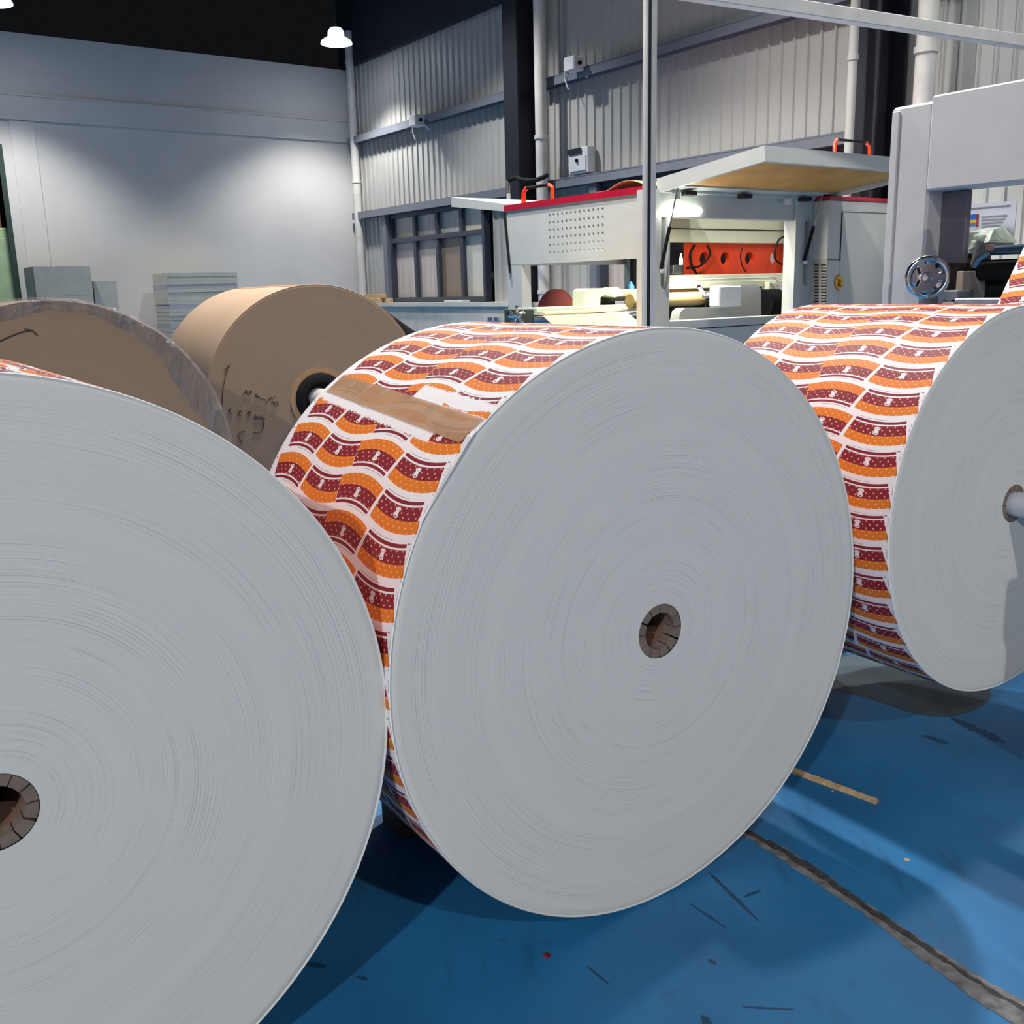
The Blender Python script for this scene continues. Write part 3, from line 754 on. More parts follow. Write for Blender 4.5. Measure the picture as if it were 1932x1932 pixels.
# paper web leaving the kraft roll
def web_brown():
    R_ = .601; phi = RAD(-35); th0 = phi+pi/2; d2 = (cos(phi), sin(phi)); ln = 1.15
    arc = [RAD(100)+(th0-RAD(100))*i/8 for i in range(9)]; pts = [(R_*cos(a), R_*sin(a)) for a in arc]; p0 = pts[-1]
    for i in range(1, 8): pts.append((p0[0]+d2[0]*ln*i/7, p0[1]+d2[1]*ln*i/7))
    mb = MB().sheet([FB.c+FB.t*a+Z*b+FB.a*.02 for a, b in pts], FB.a*(WB-.04), .0006)
    mb.build('paper_web', M_kraftd, bro, smooth=True)
    e = pts[-1]; c = FB.c+FB.t*(e[0]-.02)+Z*(e[1]-.045)
    gr_ = thing('guide_roller', (c.x, c.y, 0), 'low guide roller under the kraft web behind the middle roll', 'roller')
    MB().tube([c-FB.a*.05, c+FB.a*(WB+.05)], .04, 18).build('roller', M_steel, gr_, smooth=True)
    for uu in (-.09, WB+.03):
        b_ = c+FB.a*uu; b_.z = 0
        MB().bbox(b_-FB.t*.04, FB.t*.08, FB.a*.06, Z*(c.z+.05), .005).build('roller_post', M_mach, gr_)
web_brown()
GC = (-1.6962, 3.7152, .6402)
gro, FG = roll('kraft_paper_roll', 'brown kraft roll wrapped in clear crinkled film at the left', GC, .5501, .636, .75, M_endb, M_kwrap, rc=.06, core=True, wrap_name='kraft_wrap', group='brown kraft paper rolls', relief=.0002)
def film():
    mb = MB(); n = 180; rnd = random.Random(3); vs_ = []; fs = []
    prof = [(.80, -.006), (.85, -.010), (.90, -.007), (.95, -.011), (.985, -.008), (1.004, .004), (1.006, .2), (1.006, .5), (1.006, .74)]
    wob = [rnd.uniform(-1, 1) for _ in range(n)]; wob = [(wob[i]+wob[i-1]+wob[i-2]+wob[(i+1) % n]+wob[(i+2) % n])/5 for i in range(n)]
    K = len(prof)
    for k, (f_, u) in enumerate(prof):
        for i in range(n):
            th = 2*pi*i/n; deg = DEG(th)
            inner = .115*g(deg, 28, 26)+.02*g(deg, 90, 40)
            ff = f_ if k > 4 else 1-(1-f_)*(.22+1.05*inner/.115*.6+.18*wob[i])
            vs_.append(FG.p(th, .6402*ff+(rnd.uniform(0, .004) if k > 4 else 0), u+rnd.uniform(-.002, .0015) if k < 5 else u))
    for k in range(K-1):
        for i in range(n): fs.append((k*n+i, k*n+(i+1) % n, (k+1)*n+(i+1) % n, (k+1)*n+i))
    mb.add(vs_, fs).build('film_wrap', M_film, gro, smooth=True, label='clear crinkled plastic film')
film()
strokes(FG, gro, [[(-80, 470), (0, 435), (100, 390), (180, 362), (250, 350)], [(195, 340), (250, 350), (275, 368), (296, 392)]], 0, 540, .238, .003)

# chocks and floor litter
def chock(px, py, lab, yaw, l=.16, h=.09):
    p = at_z(px, py); t = Vector((cos(yaw), sin(yaw), 0)); a = Vector((-sin(yaw), cos(yaw), 0))
    MB().prism([p, p+t*l, p+t*l*.95+Z*h*.25, p+Z*h], a*.1).build('wooden_chock', mat('dark brown timber', (92, 66, 44), .8, var=.2, scale=15), None, origin=p, label=lab, cat='chock')
chock(757, 1583, 'dark wooden wedge under the rear left of the middle roll', .58, .15, .08)
p0, p1 = at_z(1470, 1446), at_z(1655, 1515)
d_ = (p1-p0).normalized(); nn = Z.cross(d_)
mb = MB(); N = 26; top = []; 
for i in range(N+1):
    f_ = i/N; c = p0.lerp(p1, f_); w_ = .011-.002*f_; hh = .009+.002*random.random()
    top.append([c-nn*w_, c-nn*w_+Z*hh*.7, c+nn*(w_*.3+.002*random.random())+Z*hh, c+nn*(w_+.003*random.random())])
vs_ = [q for r_ in top for q in r_]; fs = []
for i in range(N):
    for k in range(4): fs.append((i*4+k, i*4+(k+1) % 4, (i+1)*4+(k+1) % 4, (i+1)*4+k))
fs += [(0, 1, 2, 3), tuple(N*4+k for k in range(4))]
mb.add(vs_, fs).build('wood_strip', M_wood, None, origin=p0, label='thin splintered wooden strip on the blue floor', cat='wood strip')
def flake(px, py, r, m, lab, cat, n=9, h=.006):
    p = at_z(px, py); rnd = random.Random(px)
    pts = [p+Vector((cos(2*pi*k/n), sin(2*pi*k/n), 0))*r*rnd.uniform(.6, 1.1) for k in range(n)]
    mb = MB(); vs_ = pts+[q+Z*h*rnd.uniform(.3, 1)-(q-p)*.25 for q in pts]+[p+Z*h]
    mb.add(vs_, [(i, (i+1) % n, n+(i+1) % n, n+i) for i in range(n)]+[(n+i, n+(i+1) % n, 2*n) for i in range(n)]+[tuple(range(n))])
    mb.build('floor_scrap', m, None, origin=p, label=lab, cat='scrap')
flake(1032, 1804, .010, mat('dark red scrap', (96, 18, 34), .6), 'small dark red scrap on the floor in front of the middle roll', 'scrap')
flake(1711, 1622, .006, M_wood, 'tiny pale wood chip on the bright blue floor at right', 'scrap', h=.003)
flake(1571, 1493, .003, M_wood, 'tiny wood crumb in front of the wooden strip', 'scrap', h=.002)

# ================================================================== BOARD STACKS AND DOORWAY OBJECTS
def board_stack(px0, px1, pyt, s_, depth, n, lab, jitter, m1, m2):
    q1, zt_ = on_s(px0, pyt, s_); q0, _ = on_s(px1, pyt, s_)
    o = thing('board_stack', W(s_, (q0+q1)/2, 0), lab, 'board stack', 'stacks of white board by the white wall')
    pal = MB(); boxS(pal, s_-depth, s_, q0, q1, .10, .13)
    for k in range(3): boxS(pal, s_-depth, s_, q0+(q1-q0-.1)*k/2, q0+(q1-q0-.1)*k/2+.1, 0, .10)
    pal.build('pallet', M_wood, o)
    rnd = random.Random(px0); h = (zt_-.13)/n
    for i in range(n):
        j = rnd.uniform(-1, 1)*jitter; k = rnd.uniform(-1, 1)*jitter
        boxS(MB(), s_-depth+j, s_+j, q0+k, q1+k, .13+i*h+.001, .13+(i+1)*h-.001).build('board_bundle', m1 if i % 5 != 2 else m2, o)
    return o
board_stack(62, 170, 503, .95, .7, 4, 'tall smooth white board stack by the doorway', .004, M_board, M_board)
board_stack(176, 219, 531, .85, .5, 3, 'shorter narrow white board stack beside the tall one', .004, M_board, M_board)
board_stack(313, 447, 515, 1.0, .7, 26, 'layered white board stack behind the middle kraft roll', .006, M_board, M_boardb)
# pale green cabinet and cartons beyond the doorway
qg, zgp = on_s(36, 430, -.40); qg2 = qg+1.0
cab = thing('green_cabinet', W(-.4, qg, 0), 'pale green metal cabinet in the doorway at the left edge', 'cabinet')
M_green = mat('pale green enamel', (170, 194, 156), .5)
boxS(MB(), -1.0, -.4, qg, qg2, 0.02, zgp, .02).build('cabinet_body', M_green, cab)
boxS(MB(), -.4, -.385, qg+.05, qg2-.05, .2, zgp-.15, .006).build('cabinet_door', M_green, cab)
MB().tube([W(-.37, qg+.12, 1.0), W(-.36, qg+.12, 1.12)], .012, 8).build('handle', M_steel, cab)
boxS(MB(), -.95, -.45, qg+.22, qg+.85, zgp, zgp+.62, .01).build('cardboard_carton', mat('brown carton', (110, 82, 56), .8), None, origin=W(-.7, qg+.5, zgp), label='brown carton on top of the green cabinet', cat='carton')
boxS(MB(), .001, .02, qd0, qd0+.07, 0, zd).build('door_1', mat('dark green door frame', (40, 62, 54), .6), kind='structure')

# ================================================================== CENTRE MACHINE
PC = at_Y(1236, 480, 7.6); sm, qm = sq(PC)
def FBx(mb, x0, y0, x1, y1, s_, d, r=0, ref=None):
    """box whose front lies in the plane s = s_, outline given by where its corners are seen"""
    q1, zt_ = on_s(x0, y0, s_); _, zb_ = on_s(x0, y1, s_); q0, _ = on_s(x1, y0, s_)
    return boxS(mb, s_-d, s_, q0, q1, zb_, zt_, r)
def LBx(mb, x0, y0, x1, y1, q_, d, r=0):
    s0, zt_ = on_q(x0, y0, q_); _, zb_ = on_q(x0, y1, q_); s1, _ = on_q(x1, y0, q_)
    return boxS(mb, s0, s1, q_-d, q_, zb_, zt_, r)
mach = thing('printing_machine', W(sm, qm, 0), 'long pale grey machine hood with red roof edge and open lid', 'machine')
_, zR = on_q(957, 397, qm); _, zR2 = on_q(1215, 358, qm); zTop = (zR+zR2)/2
_, zH1 = on_q(968, 501, qm); _, zH2 = on_q(1205, 487, qm); zHb = (zH1+zH2)/2
sF, _ = on_q(957, 450, qm)
# perforated side panel: real holes
hx = [1037+(1136-1037)*i/12 for i in range(13)]; hy = [398+i*15.2 for i in range(6)]
s_h0, _ = on_q(1037, 440, qm); s_h1, _ = on_q(1137, 440, qm); _, z_h0 = on_q(1136, 394, qm); _, z_h1 = on_q(1136, 470, qm)
ds = (s_h1-s_h0)/12; dz = (z_h0-z_h1)/5; ga0, ga1 = s_h0-ds/2, s_h1+ds/2; gz0, gz1 = z_h1-dz/2, z_h0+dz/2
pm = MB(); T = .03
boxS(pm, sF, ga0, qm-T, qm, zHb, zTop); boxS(pm, ga1, sm-.10, qm-T, qm, zHb, zTop)
boxS(pm, ga0, ga1, qm-T, qm, zHb, gz0); boxS(pm, ga0, ga1, qm-T, qm, gz1, zTop)
hr = min(ds, dz)*.24
for i in range(13):
    for j in range(6):
        cs_, cz_ = s_h0+ds*i, z_h1+dz*j
        out = [(1, 0), (1, 1), (0, 1), (-1, 1), (-1, 0), (-1, -1), (0, -1), (1, -1)]
        A_ = [W(cs_+a*ds/2, qm, cz_+b*dz/2) for a, b in out]; B_ = [W(cs_+cos(pi/4*k)*hr, qm, cz_+sin(pi/4*k)*hr) for k in range(8)]
        B2 = [p+E2*T for p in B_]
        pm.add(A_+B_+B2, [(k, (k+1) % 8, 8+(k+1) % 8, 8+k) for k in range(8)]+[(8+k, 8+(k+1) % 8, 16+(k+1) % 8, 16+k) for k in range(8)])
pm.build('perforated_hood_panel', M_mach, mach)
# far end leg of the hood and roof
LBx(MB(), 957, 500, 984, 604, qm, .10).build('hood_leg', M_mach, mach)
boxS(MB(), sF, sF+.1, qm-1.5, qm-1.40, 0, zTop).build('hood_leg', M_cream, mach)
boxS(MB(), sF, sF+.03, qm-1.5, qm-.02, zHb, zTop).build('hood_end_panel', M_mach, mach)
qr1, _ = on_s(1676, 470, sm)
boxS(MB(), sF, sm-.25, qm-1.5, qm-.005, zTop, zTop+.015).build('hood_roof', M_red, mach)
_, zr0 = on_q(1215, 352, qm+.01); 
boxS(MB(), sF-.02, sm-.12, qm-.05, qm+.015, zTop-.015, zTop+.035).build('red_edge_trim', M_red, mach)
# kraft sheet thrown over the roof
a0 = on_q(1120, 372, qm)[0]; a1 = on_q(1214, 350, qm)[0]
pth = [W(a0+(a1-a0)*i/14, qm-.02, zTop+.04+.055*max(0, sin(pi*(i/14)*1.3-1.0))) for i in range(15)]
MB().sheet(pth, E2*.8, .002).build('kraft_cover', M_kraft, None, origin=W(a0, qm-.4, zTop), smooth=True, label='brown kraft sheet lying on the red machine roof', cat='paper sheet')
# corner post with slot, opening beam, inner post
q_post = lambda x: on_s(x, 470, sm)[0]
def z_at(x, y, s_): return on_s(x, y, s_)[1]
zo_t = z_at(1262, 410, sm); zo_b = z_at(1262, 606, sm); zF = z_at(1262, 358, sm)
def slotted_post(x0, x1, xs0, xs1, ys0, ys1):
    q1, q0 = q_post(x0), q_post(x1); a1, a0 = q_post(xs0), q_post(xs1); zt_, zb_ = z_at(xs0, ys0, sm), z_at(xs0, ys1, sm)
    mb = MB(); z0, z1 = 0, zF
    boxS(mb, sm-.12, sm, a1, q1, z0, z1); boxS(mb, sm-.12, sm, q0, a0, z0, z1); boxS(mb, sm-.12, sm, a0, a1, z0, zb_); boxS(mb, sm-.12, sm, a0, a1, zt_, z1)
    boxS(mb, sm-.12, sm-.09, a0, a1, zb_, zt_)
    # rounded slot ends
    for zc, sg in ((zt_, 1), (zb_, -1)):
        r_ = (a1-a0)/2; n_ = 8
        for half in (1, -1):
            pts = [W(sm-.001, (a0+a1)/2+half*r_, zc), ]
            for k in range(n_+1):
                an = pi/2*k/n_; pts.append(W(sm-.001, (a0+a1)/2+half*r_*cos(an), zc-sg*r_*1.2+sg*r_*1.2*sin(an)))
            pts.append(W(sm-.001, (a0+a1)/2, zc))
            mb.prism([pts[0]]+pts[1:-1], -E1*.08)
    return mb.build('slotted_post', M_mach, mach)
slotted_post(1222, 1264, 1247, 1261, 396, 546)
slotted_post(1500, 1532, 1517, 1529, 405, 538)
FBx(MB(), 1222, 358, 1560, 409, sm-.02, .10, .006).build('lintel_beam', M_mach, mach)
FBx(MB(), 1264, 358, 1500, 366, sm-.012, .02).build('lintel_lip', M_mach, mach)
FBx(MB(), 1262, 606, 1500, 760, sm-.01, .12, .004).build('lower_front_panel', M_mach, mach)
FBx(MB(), 1262, 622, 1500, 624, sm-.008, .01).build('panel_seam', M_dark, mach)
# interior, deeper planes
si = sm-1.15
FBx(MB(), 1240, 395, 1540, 457, si, .05).build('inner_upper_panel', M_cream, mach)
FBx(MB(), 1262, 430, 1520, 432, si+.006, .01).build('panel_seam', M_dark, mach)
# orange cross plate with four lightening holes
def orange_plate():
    s_ = si-.04; q1, zt_ = on_s(1290, 462, s_); q0, zt2 = on_s(1512, 440, s_); zb_ = z_at(1300, 520, s_); zb_ = min(zb_, z_at(1490, 512, s_))-.03; zt_ = max(zt_, zt2)+.06
    cx = [on_s(x, y, s_) for x, y in ((1329, 491), (1368, 489), (1414, 487), (1461, 485))]
    mb = MB(); zc = sum(c[1] for c in cx)/4; R_ = .062
    edges = [q1]+[(cx[i][0]+cx[i+1][0])/2 for i in range(3)]+[q0]
    for i in range(4):
        a, b = edges[i], edges[i+1]; c = cx[i][0]; n_ = 24; outp = []; inn = []
        for k in range(n_):
            an = 2*pi*k/n_; dx, dz_ = cos(an), sin(an)
            tx = ((a-c) if dx > 0 else (c-b))/abs(dx) if abs(dx) > 1e-6 else 1e9
            tz = ((zt_-zc) if dz_ > 0 else (zc-zb_))/abs(dz_) if abs(dz_) > 1e-6 else 1e9
            t_ = min(tx, tz); outp.append(W(s_, c+dx*t_, zc+dz_*t_)); inn.append(W(s_, c+dx*R_, zc+dz_*R_))
        inn2 = [p-E1*.05 for p in inn]
        mb.add(outp+inn+inn2, [(k, (k+1) % n_, n_+(k+1) % n_, n_+k) for k in range(n_)]+[(n_+k, n_+(k+1) % n_, 2*n_+(k+1) % n_, 2*n_+k) for k in range(n_)])
        for (aa, zz) in ((a, zt_), (b, zt_), (a, zb_), (b, zb_)):
            pass
    # fill the four corners of every bay
    o = mb.build('orange_plate', M_orange, mach, label='orange red plate with four round holes')
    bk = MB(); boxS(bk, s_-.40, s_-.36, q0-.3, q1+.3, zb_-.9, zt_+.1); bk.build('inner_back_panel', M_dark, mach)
    b2 = MB(); boxS(b2, s_-.008, s_-.004, q0, q1, zt_-.10, zt_); b2.build('orange_plate_flange', M_orange, mach)
    return s_, cx, zt_, zb_, q0, q1
so_, ocx, ozt, ozb, oq0, oq1 = orange_plate()

for i in range(1):
    boxS(MB(), so_-.004, so_-.002, oq0, oq1, ozt-.03, ozt).build('orange_plate_lip', M_orange, mach)
# white bars and rail below
def bar(x0, y0, x1, y1, s_, d, m, name, r=.004): return FBx(MB(), x0, y0, x1, y1, s_, d, r).build(name, m, mach)
bar(1272, 519, 1487, 535, si+.25, .1, M_cream, 'upper_rail'); bar(1262, 533, 1495, 546, si+.38, .08, M_cream, 'lower_rail')
bar(1452, 532, 1465, 562, si+.45, .06, M_cream, 'sensor_bracket'); bar(1487, 489, 1500, 508, si+.3, .05, M_white, 'switch_block')
bar(1270, 500, 1289, 516, si+.2, .06, M_steel, 'valve_block')
c = W(si+.23, on_s(1280, 495, si+.2)[0], on_s(1280, 500, si+.2)[1]); MB().lathe([(.02, 0), (.02, .05), (.008, .08), (.008, .1)], c, Z, 10).build('grease_nozzle', M_white, mach, smooth=True)
def loop(pts, r, s_, m, name='cable'):
    P_ = [W(s_, *on_s(x, y, s_)) for x, y in pts]; f_ = []
    n_ = len(P_)
    for i in range(n_-1):
        p0_, p1_, p2_, p3_ = P_[max(i-1, 0)], P_[i], P_[i+1], P_[min(i+2, n_-1)]
        for k in range(5):
            t = k/5; f_.append(.5*((2*p1_)+(p2_-p0_)*t+(2*p0_-5*p1_+4*p2_-p3_)*t*t+(3*p1_-p0_-3*p2_+p3_)*t**3))
    f_.append(P_[-1]); MB().tube(f_, r, 6).build(name, m, mach, smooth=True)
loop([(1310, 462), (1302, 480), (1306, 503), (1315, 517)], .012, so_+.1, M_black)
loop([(1334, 462), (1340, 478), (1332, 492), (1318, 503), (1295, 506)], .010, so_+.12, M_black)
loop([(1400, 468), (1397, 485), (1401, 503), (1408, 513)], .006, so_+.08, M_black)
loop([(1482, 446), (1470, 452), (1463, 470), (1462, 487), (1472, 497), (1488, 502)], .010, so_+.14, M_black)
loop([(1240, 523), (1265, 529), (1285, 532), (1320, 527), (1360, 526), (1440, 524), (1462, 524), (1474, 545), (1477, 575), (1476, 600)], .007, si+.5, M_white)
# glowing work tube
pa, pb = W(sm+.05, *on_s(1259, 402, sm+.05)), W(sm-.02, *on_s(1320, 398, sm-.02))
MB().tube([pa, pb], .024, 12).build('work_light_tube', M_tubeglow, mach, smooth=True)
ld = bpy.data.lights.new('work_light', 'AREA'); ld.shape = 'RECTANGLE'; ld.size = .6; ld.size_y = .06; ld.energy = 32; ld.color = (1, 1, .9)
lo = bpy.data.objects.new('work_light', ld); col.objects.link(lo); lo.parent = mach
dv = (pb-pa).normalized(); md_ = (pa+pb)/2-Z*.06-E1*.45+E2*.45; zz = Vector((0, 0, 1)); yy = zz.cross(dv).normalized(); zz = dv.cross(yy)
mm_ = Matrix((dv, yy, zz)).transposed().to_4x4(); lo.matrix_local = Matrix.Translation(md_-OFF[mach.name]) @ mm_
# bearing housing casting
def housing():
    s_ = sm-.35; mb = MB()
    ol = [(1358, 548), (1366, 538), (1426, 536), (1436, 545), (1436, 602), (1280, 605), (1284, 588), (1292, 581), (1358, 580)]
    pts = [W(s_, *on_s(x, y, s_)) for x, y in ol]
    mb.prism(pts, -E1*.10); mb.build('bearing_housing', M_mach, mach)
    FBx(MB(), 1358, 540, 1400, 580, s_+.12, .12, .01).build('bearing_cap', M_white, mach)
housing()
# kraft covered rollers inside, black roll end
def roller(x0, x1, y, s_, r, m, name):
    q1, z_ = on_s(x0, y, s_); q0, _ = on_s(x1, y, s_)
    return MB().tube([W(s_, q1, z_), W(s_, q0, z_)], r, 24).build(name, m, mach, smooth=True)
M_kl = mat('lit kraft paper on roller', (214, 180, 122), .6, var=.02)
roller(1188, 1330, 568, sm-.62, .058, M_kl, 'kraft_roller')
roller(1160, 1360, 553, sm-.85, .03, M_kl, 'kraft_roller')
roller(1322, 1362, 573, sm-.62, .075, M_black, 'roller_end')
roller(1436, 1500, 575, sm-.7, .14, M_black, 'dark_roller')
FBx(MB(), 1330, 549, 1358, 562, sm-.45, .04, .005).build('clamp_lever', M_steel, mach)
MB().tube([W(sm-.40, *on_s(1318, 540, sm-.40)), W(sm-.40, *on_s(1330, 556, sm-.40)), W(sm-.42, *on_s(1358, 556, sm-.42))], .018, 8).build('clamp_rod', M_chrome, mach, smooth=True)
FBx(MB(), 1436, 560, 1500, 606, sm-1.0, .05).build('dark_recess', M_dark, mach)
# right cabinet with louvres, door and warning sign
sc_ = sm+.02
qa, qb = q_post(1532), q_post(1561)
qc_ = q_post(1533); s_cb = on_q(1561, 480, qc_)[0]
def CBx(mb, x0, y0, x1, y1, ds, d, r=0): return FBx(mb, x0, y0, x1, y1, s_cb+ds, d, r)
zct = on_s(1561, 377, s_cb)[1]; zcr = on_s(1561, 369, s_cb)[1]; qce = on_s(1700, 470, s_cb)[0]
mb = MB(); boxS(mb, sm-.05, s_cb, qce, qc_, 0, zct, .006); cb = mb.build('side_cabinet', M_mach, mach)
mb = MB(); boxS(mb, sm-.05, s_cb+.008, qce, qc_+.004, zct, zcr, .004); mb.build('red_edge_trim', M_red, mach)
def SBx(mb, x0, y0, x1, y1, dq, d): return LBx(mb, x0, y0, x1, y1, qc_+dq, d)
SBx(MB(), 1534, 490, 1560, 700, .006, .01).build('louvre_panel', mat('warm grey louvre sheet', (172, 164, 152), .5), cb)
for cx0, cx1 in ((1536, 1544), (1549, 1558)):
    for k in range(16):
        y_ = 499+k*5.7
        SBx(MB(), cx0, y_, cx1, y_+2.4, .009, .006).build('louvre_slat', M_dark, cb)
CBx(MB(), 1590, 400, 1700, 700, .004, .006, .002).build('cabinet_door', M_mach, cb)
CBx(MB(), 1589, 399, 1590.2, 492, .0055, .004).build('door_seam', M_dark, cb); CBx(MB(), 1590, 399, 1700, 400, .0055, .004).build('door_seam', M_dark, cb)
CBx(MB(), 1563, 489.5, 1584, 490.5, .0055, .004).build('door_seam', M_dark, cb)
qs, zs = on_s(1582.5, 533, s_cb); ctr = W(s_cb+.001, qs, zs); rs = .066
sg = MB().lathe([(rs, 0), (rs, .003)], ctr, E1, 40).build('warning_sign', mat('orange red sign ring', (196, 92, 24), .5), cb, label='round yellow and red no-touch sign')
MB().lathe([(rs*.82, 0), (rs*.82, .0045)], ctr, E1, 40).build('sign_disc', mat('yellow sign', (226, 178, 30), .5), sg)
hn = MB()
for k, (dx, hh) in enumerate(((-.018, .022), (-.009, .032), (0, .036), (.009, .031), (.02, .012))):
    hn.obox(ctr-E2*0+(-E2)*(dx-.0035)+E1*.004+Z*(-.006), -E2*.007, E1*.0012, Z*hh)
hn.obox(ctr+(-E2)*(-.02)+E1*.004-Z*.034, -E2*.04, E1*.0012, Z*.03); hn.build('hand_symbol', mat('dark red print', (120, 34, 20), .6), sg)
dg = MB(); u_ = (-E2*.7+Z*.7); v_ = (-E2*.7-Z*.7); dg.obox(ctr+E1*.0055-u_*rs*.85-v_*.004, u_*rs*1.7, v_*.008, E1*.001); dg.build('sign_slash', mat('orange red sign ring', (196, 92, 24)), sg)
# raised lid
ql = on_s(1243, 350, sm)[0]; qr = on_s(1556, 356, sm)[0]; zh = z_at(1243, 350, sm)
s_e, z_e = on_q(1443, 289, ql)
def lid():
    d = W(s_e, ql, z_e)-W(sm-.02, ql, zh); L = d.length; d.normalize(); nrm = (-E2).cross(d).normalized()
    if nrm.z < 0: nrm = -nrm
    o = W(sm-.02, ql, zh); wv = E2*(ql-qr); th = .10
    fr = MB(); t_ = .035
    fr.obox(o-nrm*th/2, d*L, wv, nrm*.012+nrm*0); 
    fr = MB()
    fr.obox(o+nrm*(th/2-.012), d*L, wv, nrm*.012)
    fr.obox(o-nrm*th/2, d*L, wv.normalized()*t_, nrm*(th-.012)); fr.obox(o-nrm*th/2+wv-wv.normalized()*t_, d*L, wv.normalized()*t_, nrm*(th-.012))
    fr.obox(o-nrm*th/2+d*(L-t_)+wv.normalized()*t_, d*t_, wv-wv.normalized()*t_*2, nrm*(th-.012)); fr.obox(o-nrm*th/2+wv.normalized()*t_, d*t_, wv-wv.normalized()*t_*2, nrm*(th-.012))
    e = fr.build('lid', M_mach, mach, label='raised grey lid with wooden underside')
    MB().obox(o-nrm*(th/2-.03)+d*.16+wv.normalized()*(t_+.02), d*(L-.16-t_-.01), wv-wv.normalized()*(2*t_+.04), nrm*.012).build('plywood_lining', M_ply, e)
    MB().obox(o-nrm*(th/2-.02)+d*.04+wv.normalized()*(t_+.005), d*.11, wv-wv.normalized()*(2*t_+.01), nrm*.015).build('hinge_channel', M_mach, e)
    for f_ in (.14, .46, .84):
        p = o-nrm*(th/2-.005)+wv*f_+d*.03
        MB().bbox(p-wv.normalized()*.06-nrm*.03, wv.normalized()*.12, d*.06, nrm*.03, .006).build('hinge', M_dark, e)
    for f_ in (.06, .72, .95):
        p = W(sm+.01, ql+(qr-ql)*f_, zh-.10); MB().bbox(p, E2*.05, E1*.05, Z*.05, .004).build('latch_block', M_white, e)
    # gas struts
    for (xa, ya, xb, yb) in ((1279, 352, 1247, 508), (1552, 366, 1517, 492)):
        a = W(sm+.10, *on_s(xa, ya, sm+.10)); b = W(sm+.015, *on_s(xb, yb, sm+.015)); mdp = b.lerp(a, .52)
        MB().tube([b, mdp], .014, 10).build('gas_strut', M_black, e, smooth=True)
        MB().tube([mdp, a], .006, 8).build('strut_rod', M_steel, e, smooth=True)
        MB().bbox(b-E2*.015-Z*.03, E2*.03, E1*.03, Z*.03, .004).build('strut_bracket', M_mach, e)
    # orange handle bar on top
    tp = lambda f_, g_: o+nrm*(th/2)+wv*f_+d*(L*g_)
    a = tp(.52, .80); b = tp(.74, .80); hh = .15
    MB().tube([a, a+nrm*hh*.8+wv.normalized()*.01, a+nrm*hh+wv.normalized()*.04], .014, 10).build('orange_handle', M_orange, e, smooth=True)
    MB().tube([a+nrm*hh+wv.normalized()*.04, b+nrm*hh-wv.normalized()*.04], .010, 8).build('handle_grip', M_black, e, smooth=True)
    MB().tube([b+nrm*hh-wv.normalized()*.04, b+nrm*hh*.8, b], .012, 10).build('handle_end', M_orange, e, smooth=True)
    return e
lid_o = lid()
# second lid seen edge on at the far end
s0, zt0 = on_q(848, 383, qm); zf = zTop+.0
_l = MB(); _l.prism([W(s0, qm-.02, zt0+.055), W(sF+.1, qm-.02, zTop+.03), W(sF+.1, qm-.02, zTop-.03), W(s0, qm-.02, zt0-.035)], E2*1.2); e = _l.build('lid', M_mach, mach, label='thin grey lid propped out flat')
a = W(sF+.12, qm-.1, zTop+.04); hh = .13
MB().tube([a, a+Z*hh*.8+E1*.01, a+Z*hh+E1*.05], .02, 10).build('orange_handle', M_orange, e, smooth=True)
b = a+E1*.42
MB().tube([a+Z*hh+E1*.05, b+Z*hh-E1*.05], .014, 8).build('handle_grip', M_black, e, smooth=True); MB().tube([b+Z*hh-E1*.05, b+Z*hh*.8, b], .016, 10).build('handle_end', M_orange, e, smooth=True)
MB().tube([W(sF-.02, qm+.01, zTop-.02), W(sF+.06, qm+.02, zTop-.55)], .012, 8).build('gas_strut', M_black, e, smooth=True)
# cable mast behind each lid
def mast(px, pyb, pyt, q_, sag, lab):
    s_, zb_ = on_q(px, pyb, q_); _, zt_ = on_q(px, pyt, q_)
    o = thing('cable_mast', W(s_, q_, 0), lab, 'mast', 'cable masts')
    MB().tube([W(s_, q_, 0), W(s_, q_, zt_)], .025, 10).build('mast_tube', M_pipe, o, smooth=True)
    base = W(s_, q_, zt_)
    for k, (dz_, sg_) in enumerate(((.08, .07), (-.22, .12))):
        P_ = [base+Z*(dz_*min(1, i/2) if k == 0 else dz_)+E1*(.75*i/10)-Z*(sg_*(4*(i/10)*(1-i/10))+ (.10*i/10 if k == 0 else .1*i/10)) for i in range(11)]
        if k == 0: P_ = [base-Z*.15, base-Z*.02]+P_
        MB().tube(P_, .026 if k == 0 else .018, 8).build('cable', M_black, o, smooth=True)
mast(960, 384, 340, qm-1.75, 0, 'pale mast with sagging black cables at the far end of the machine')
mast(1633, 290, 225, on_s(1633, 290, sm-1.3)[0], 0, 'pale mast with black cables between the lid and the off-white frame')

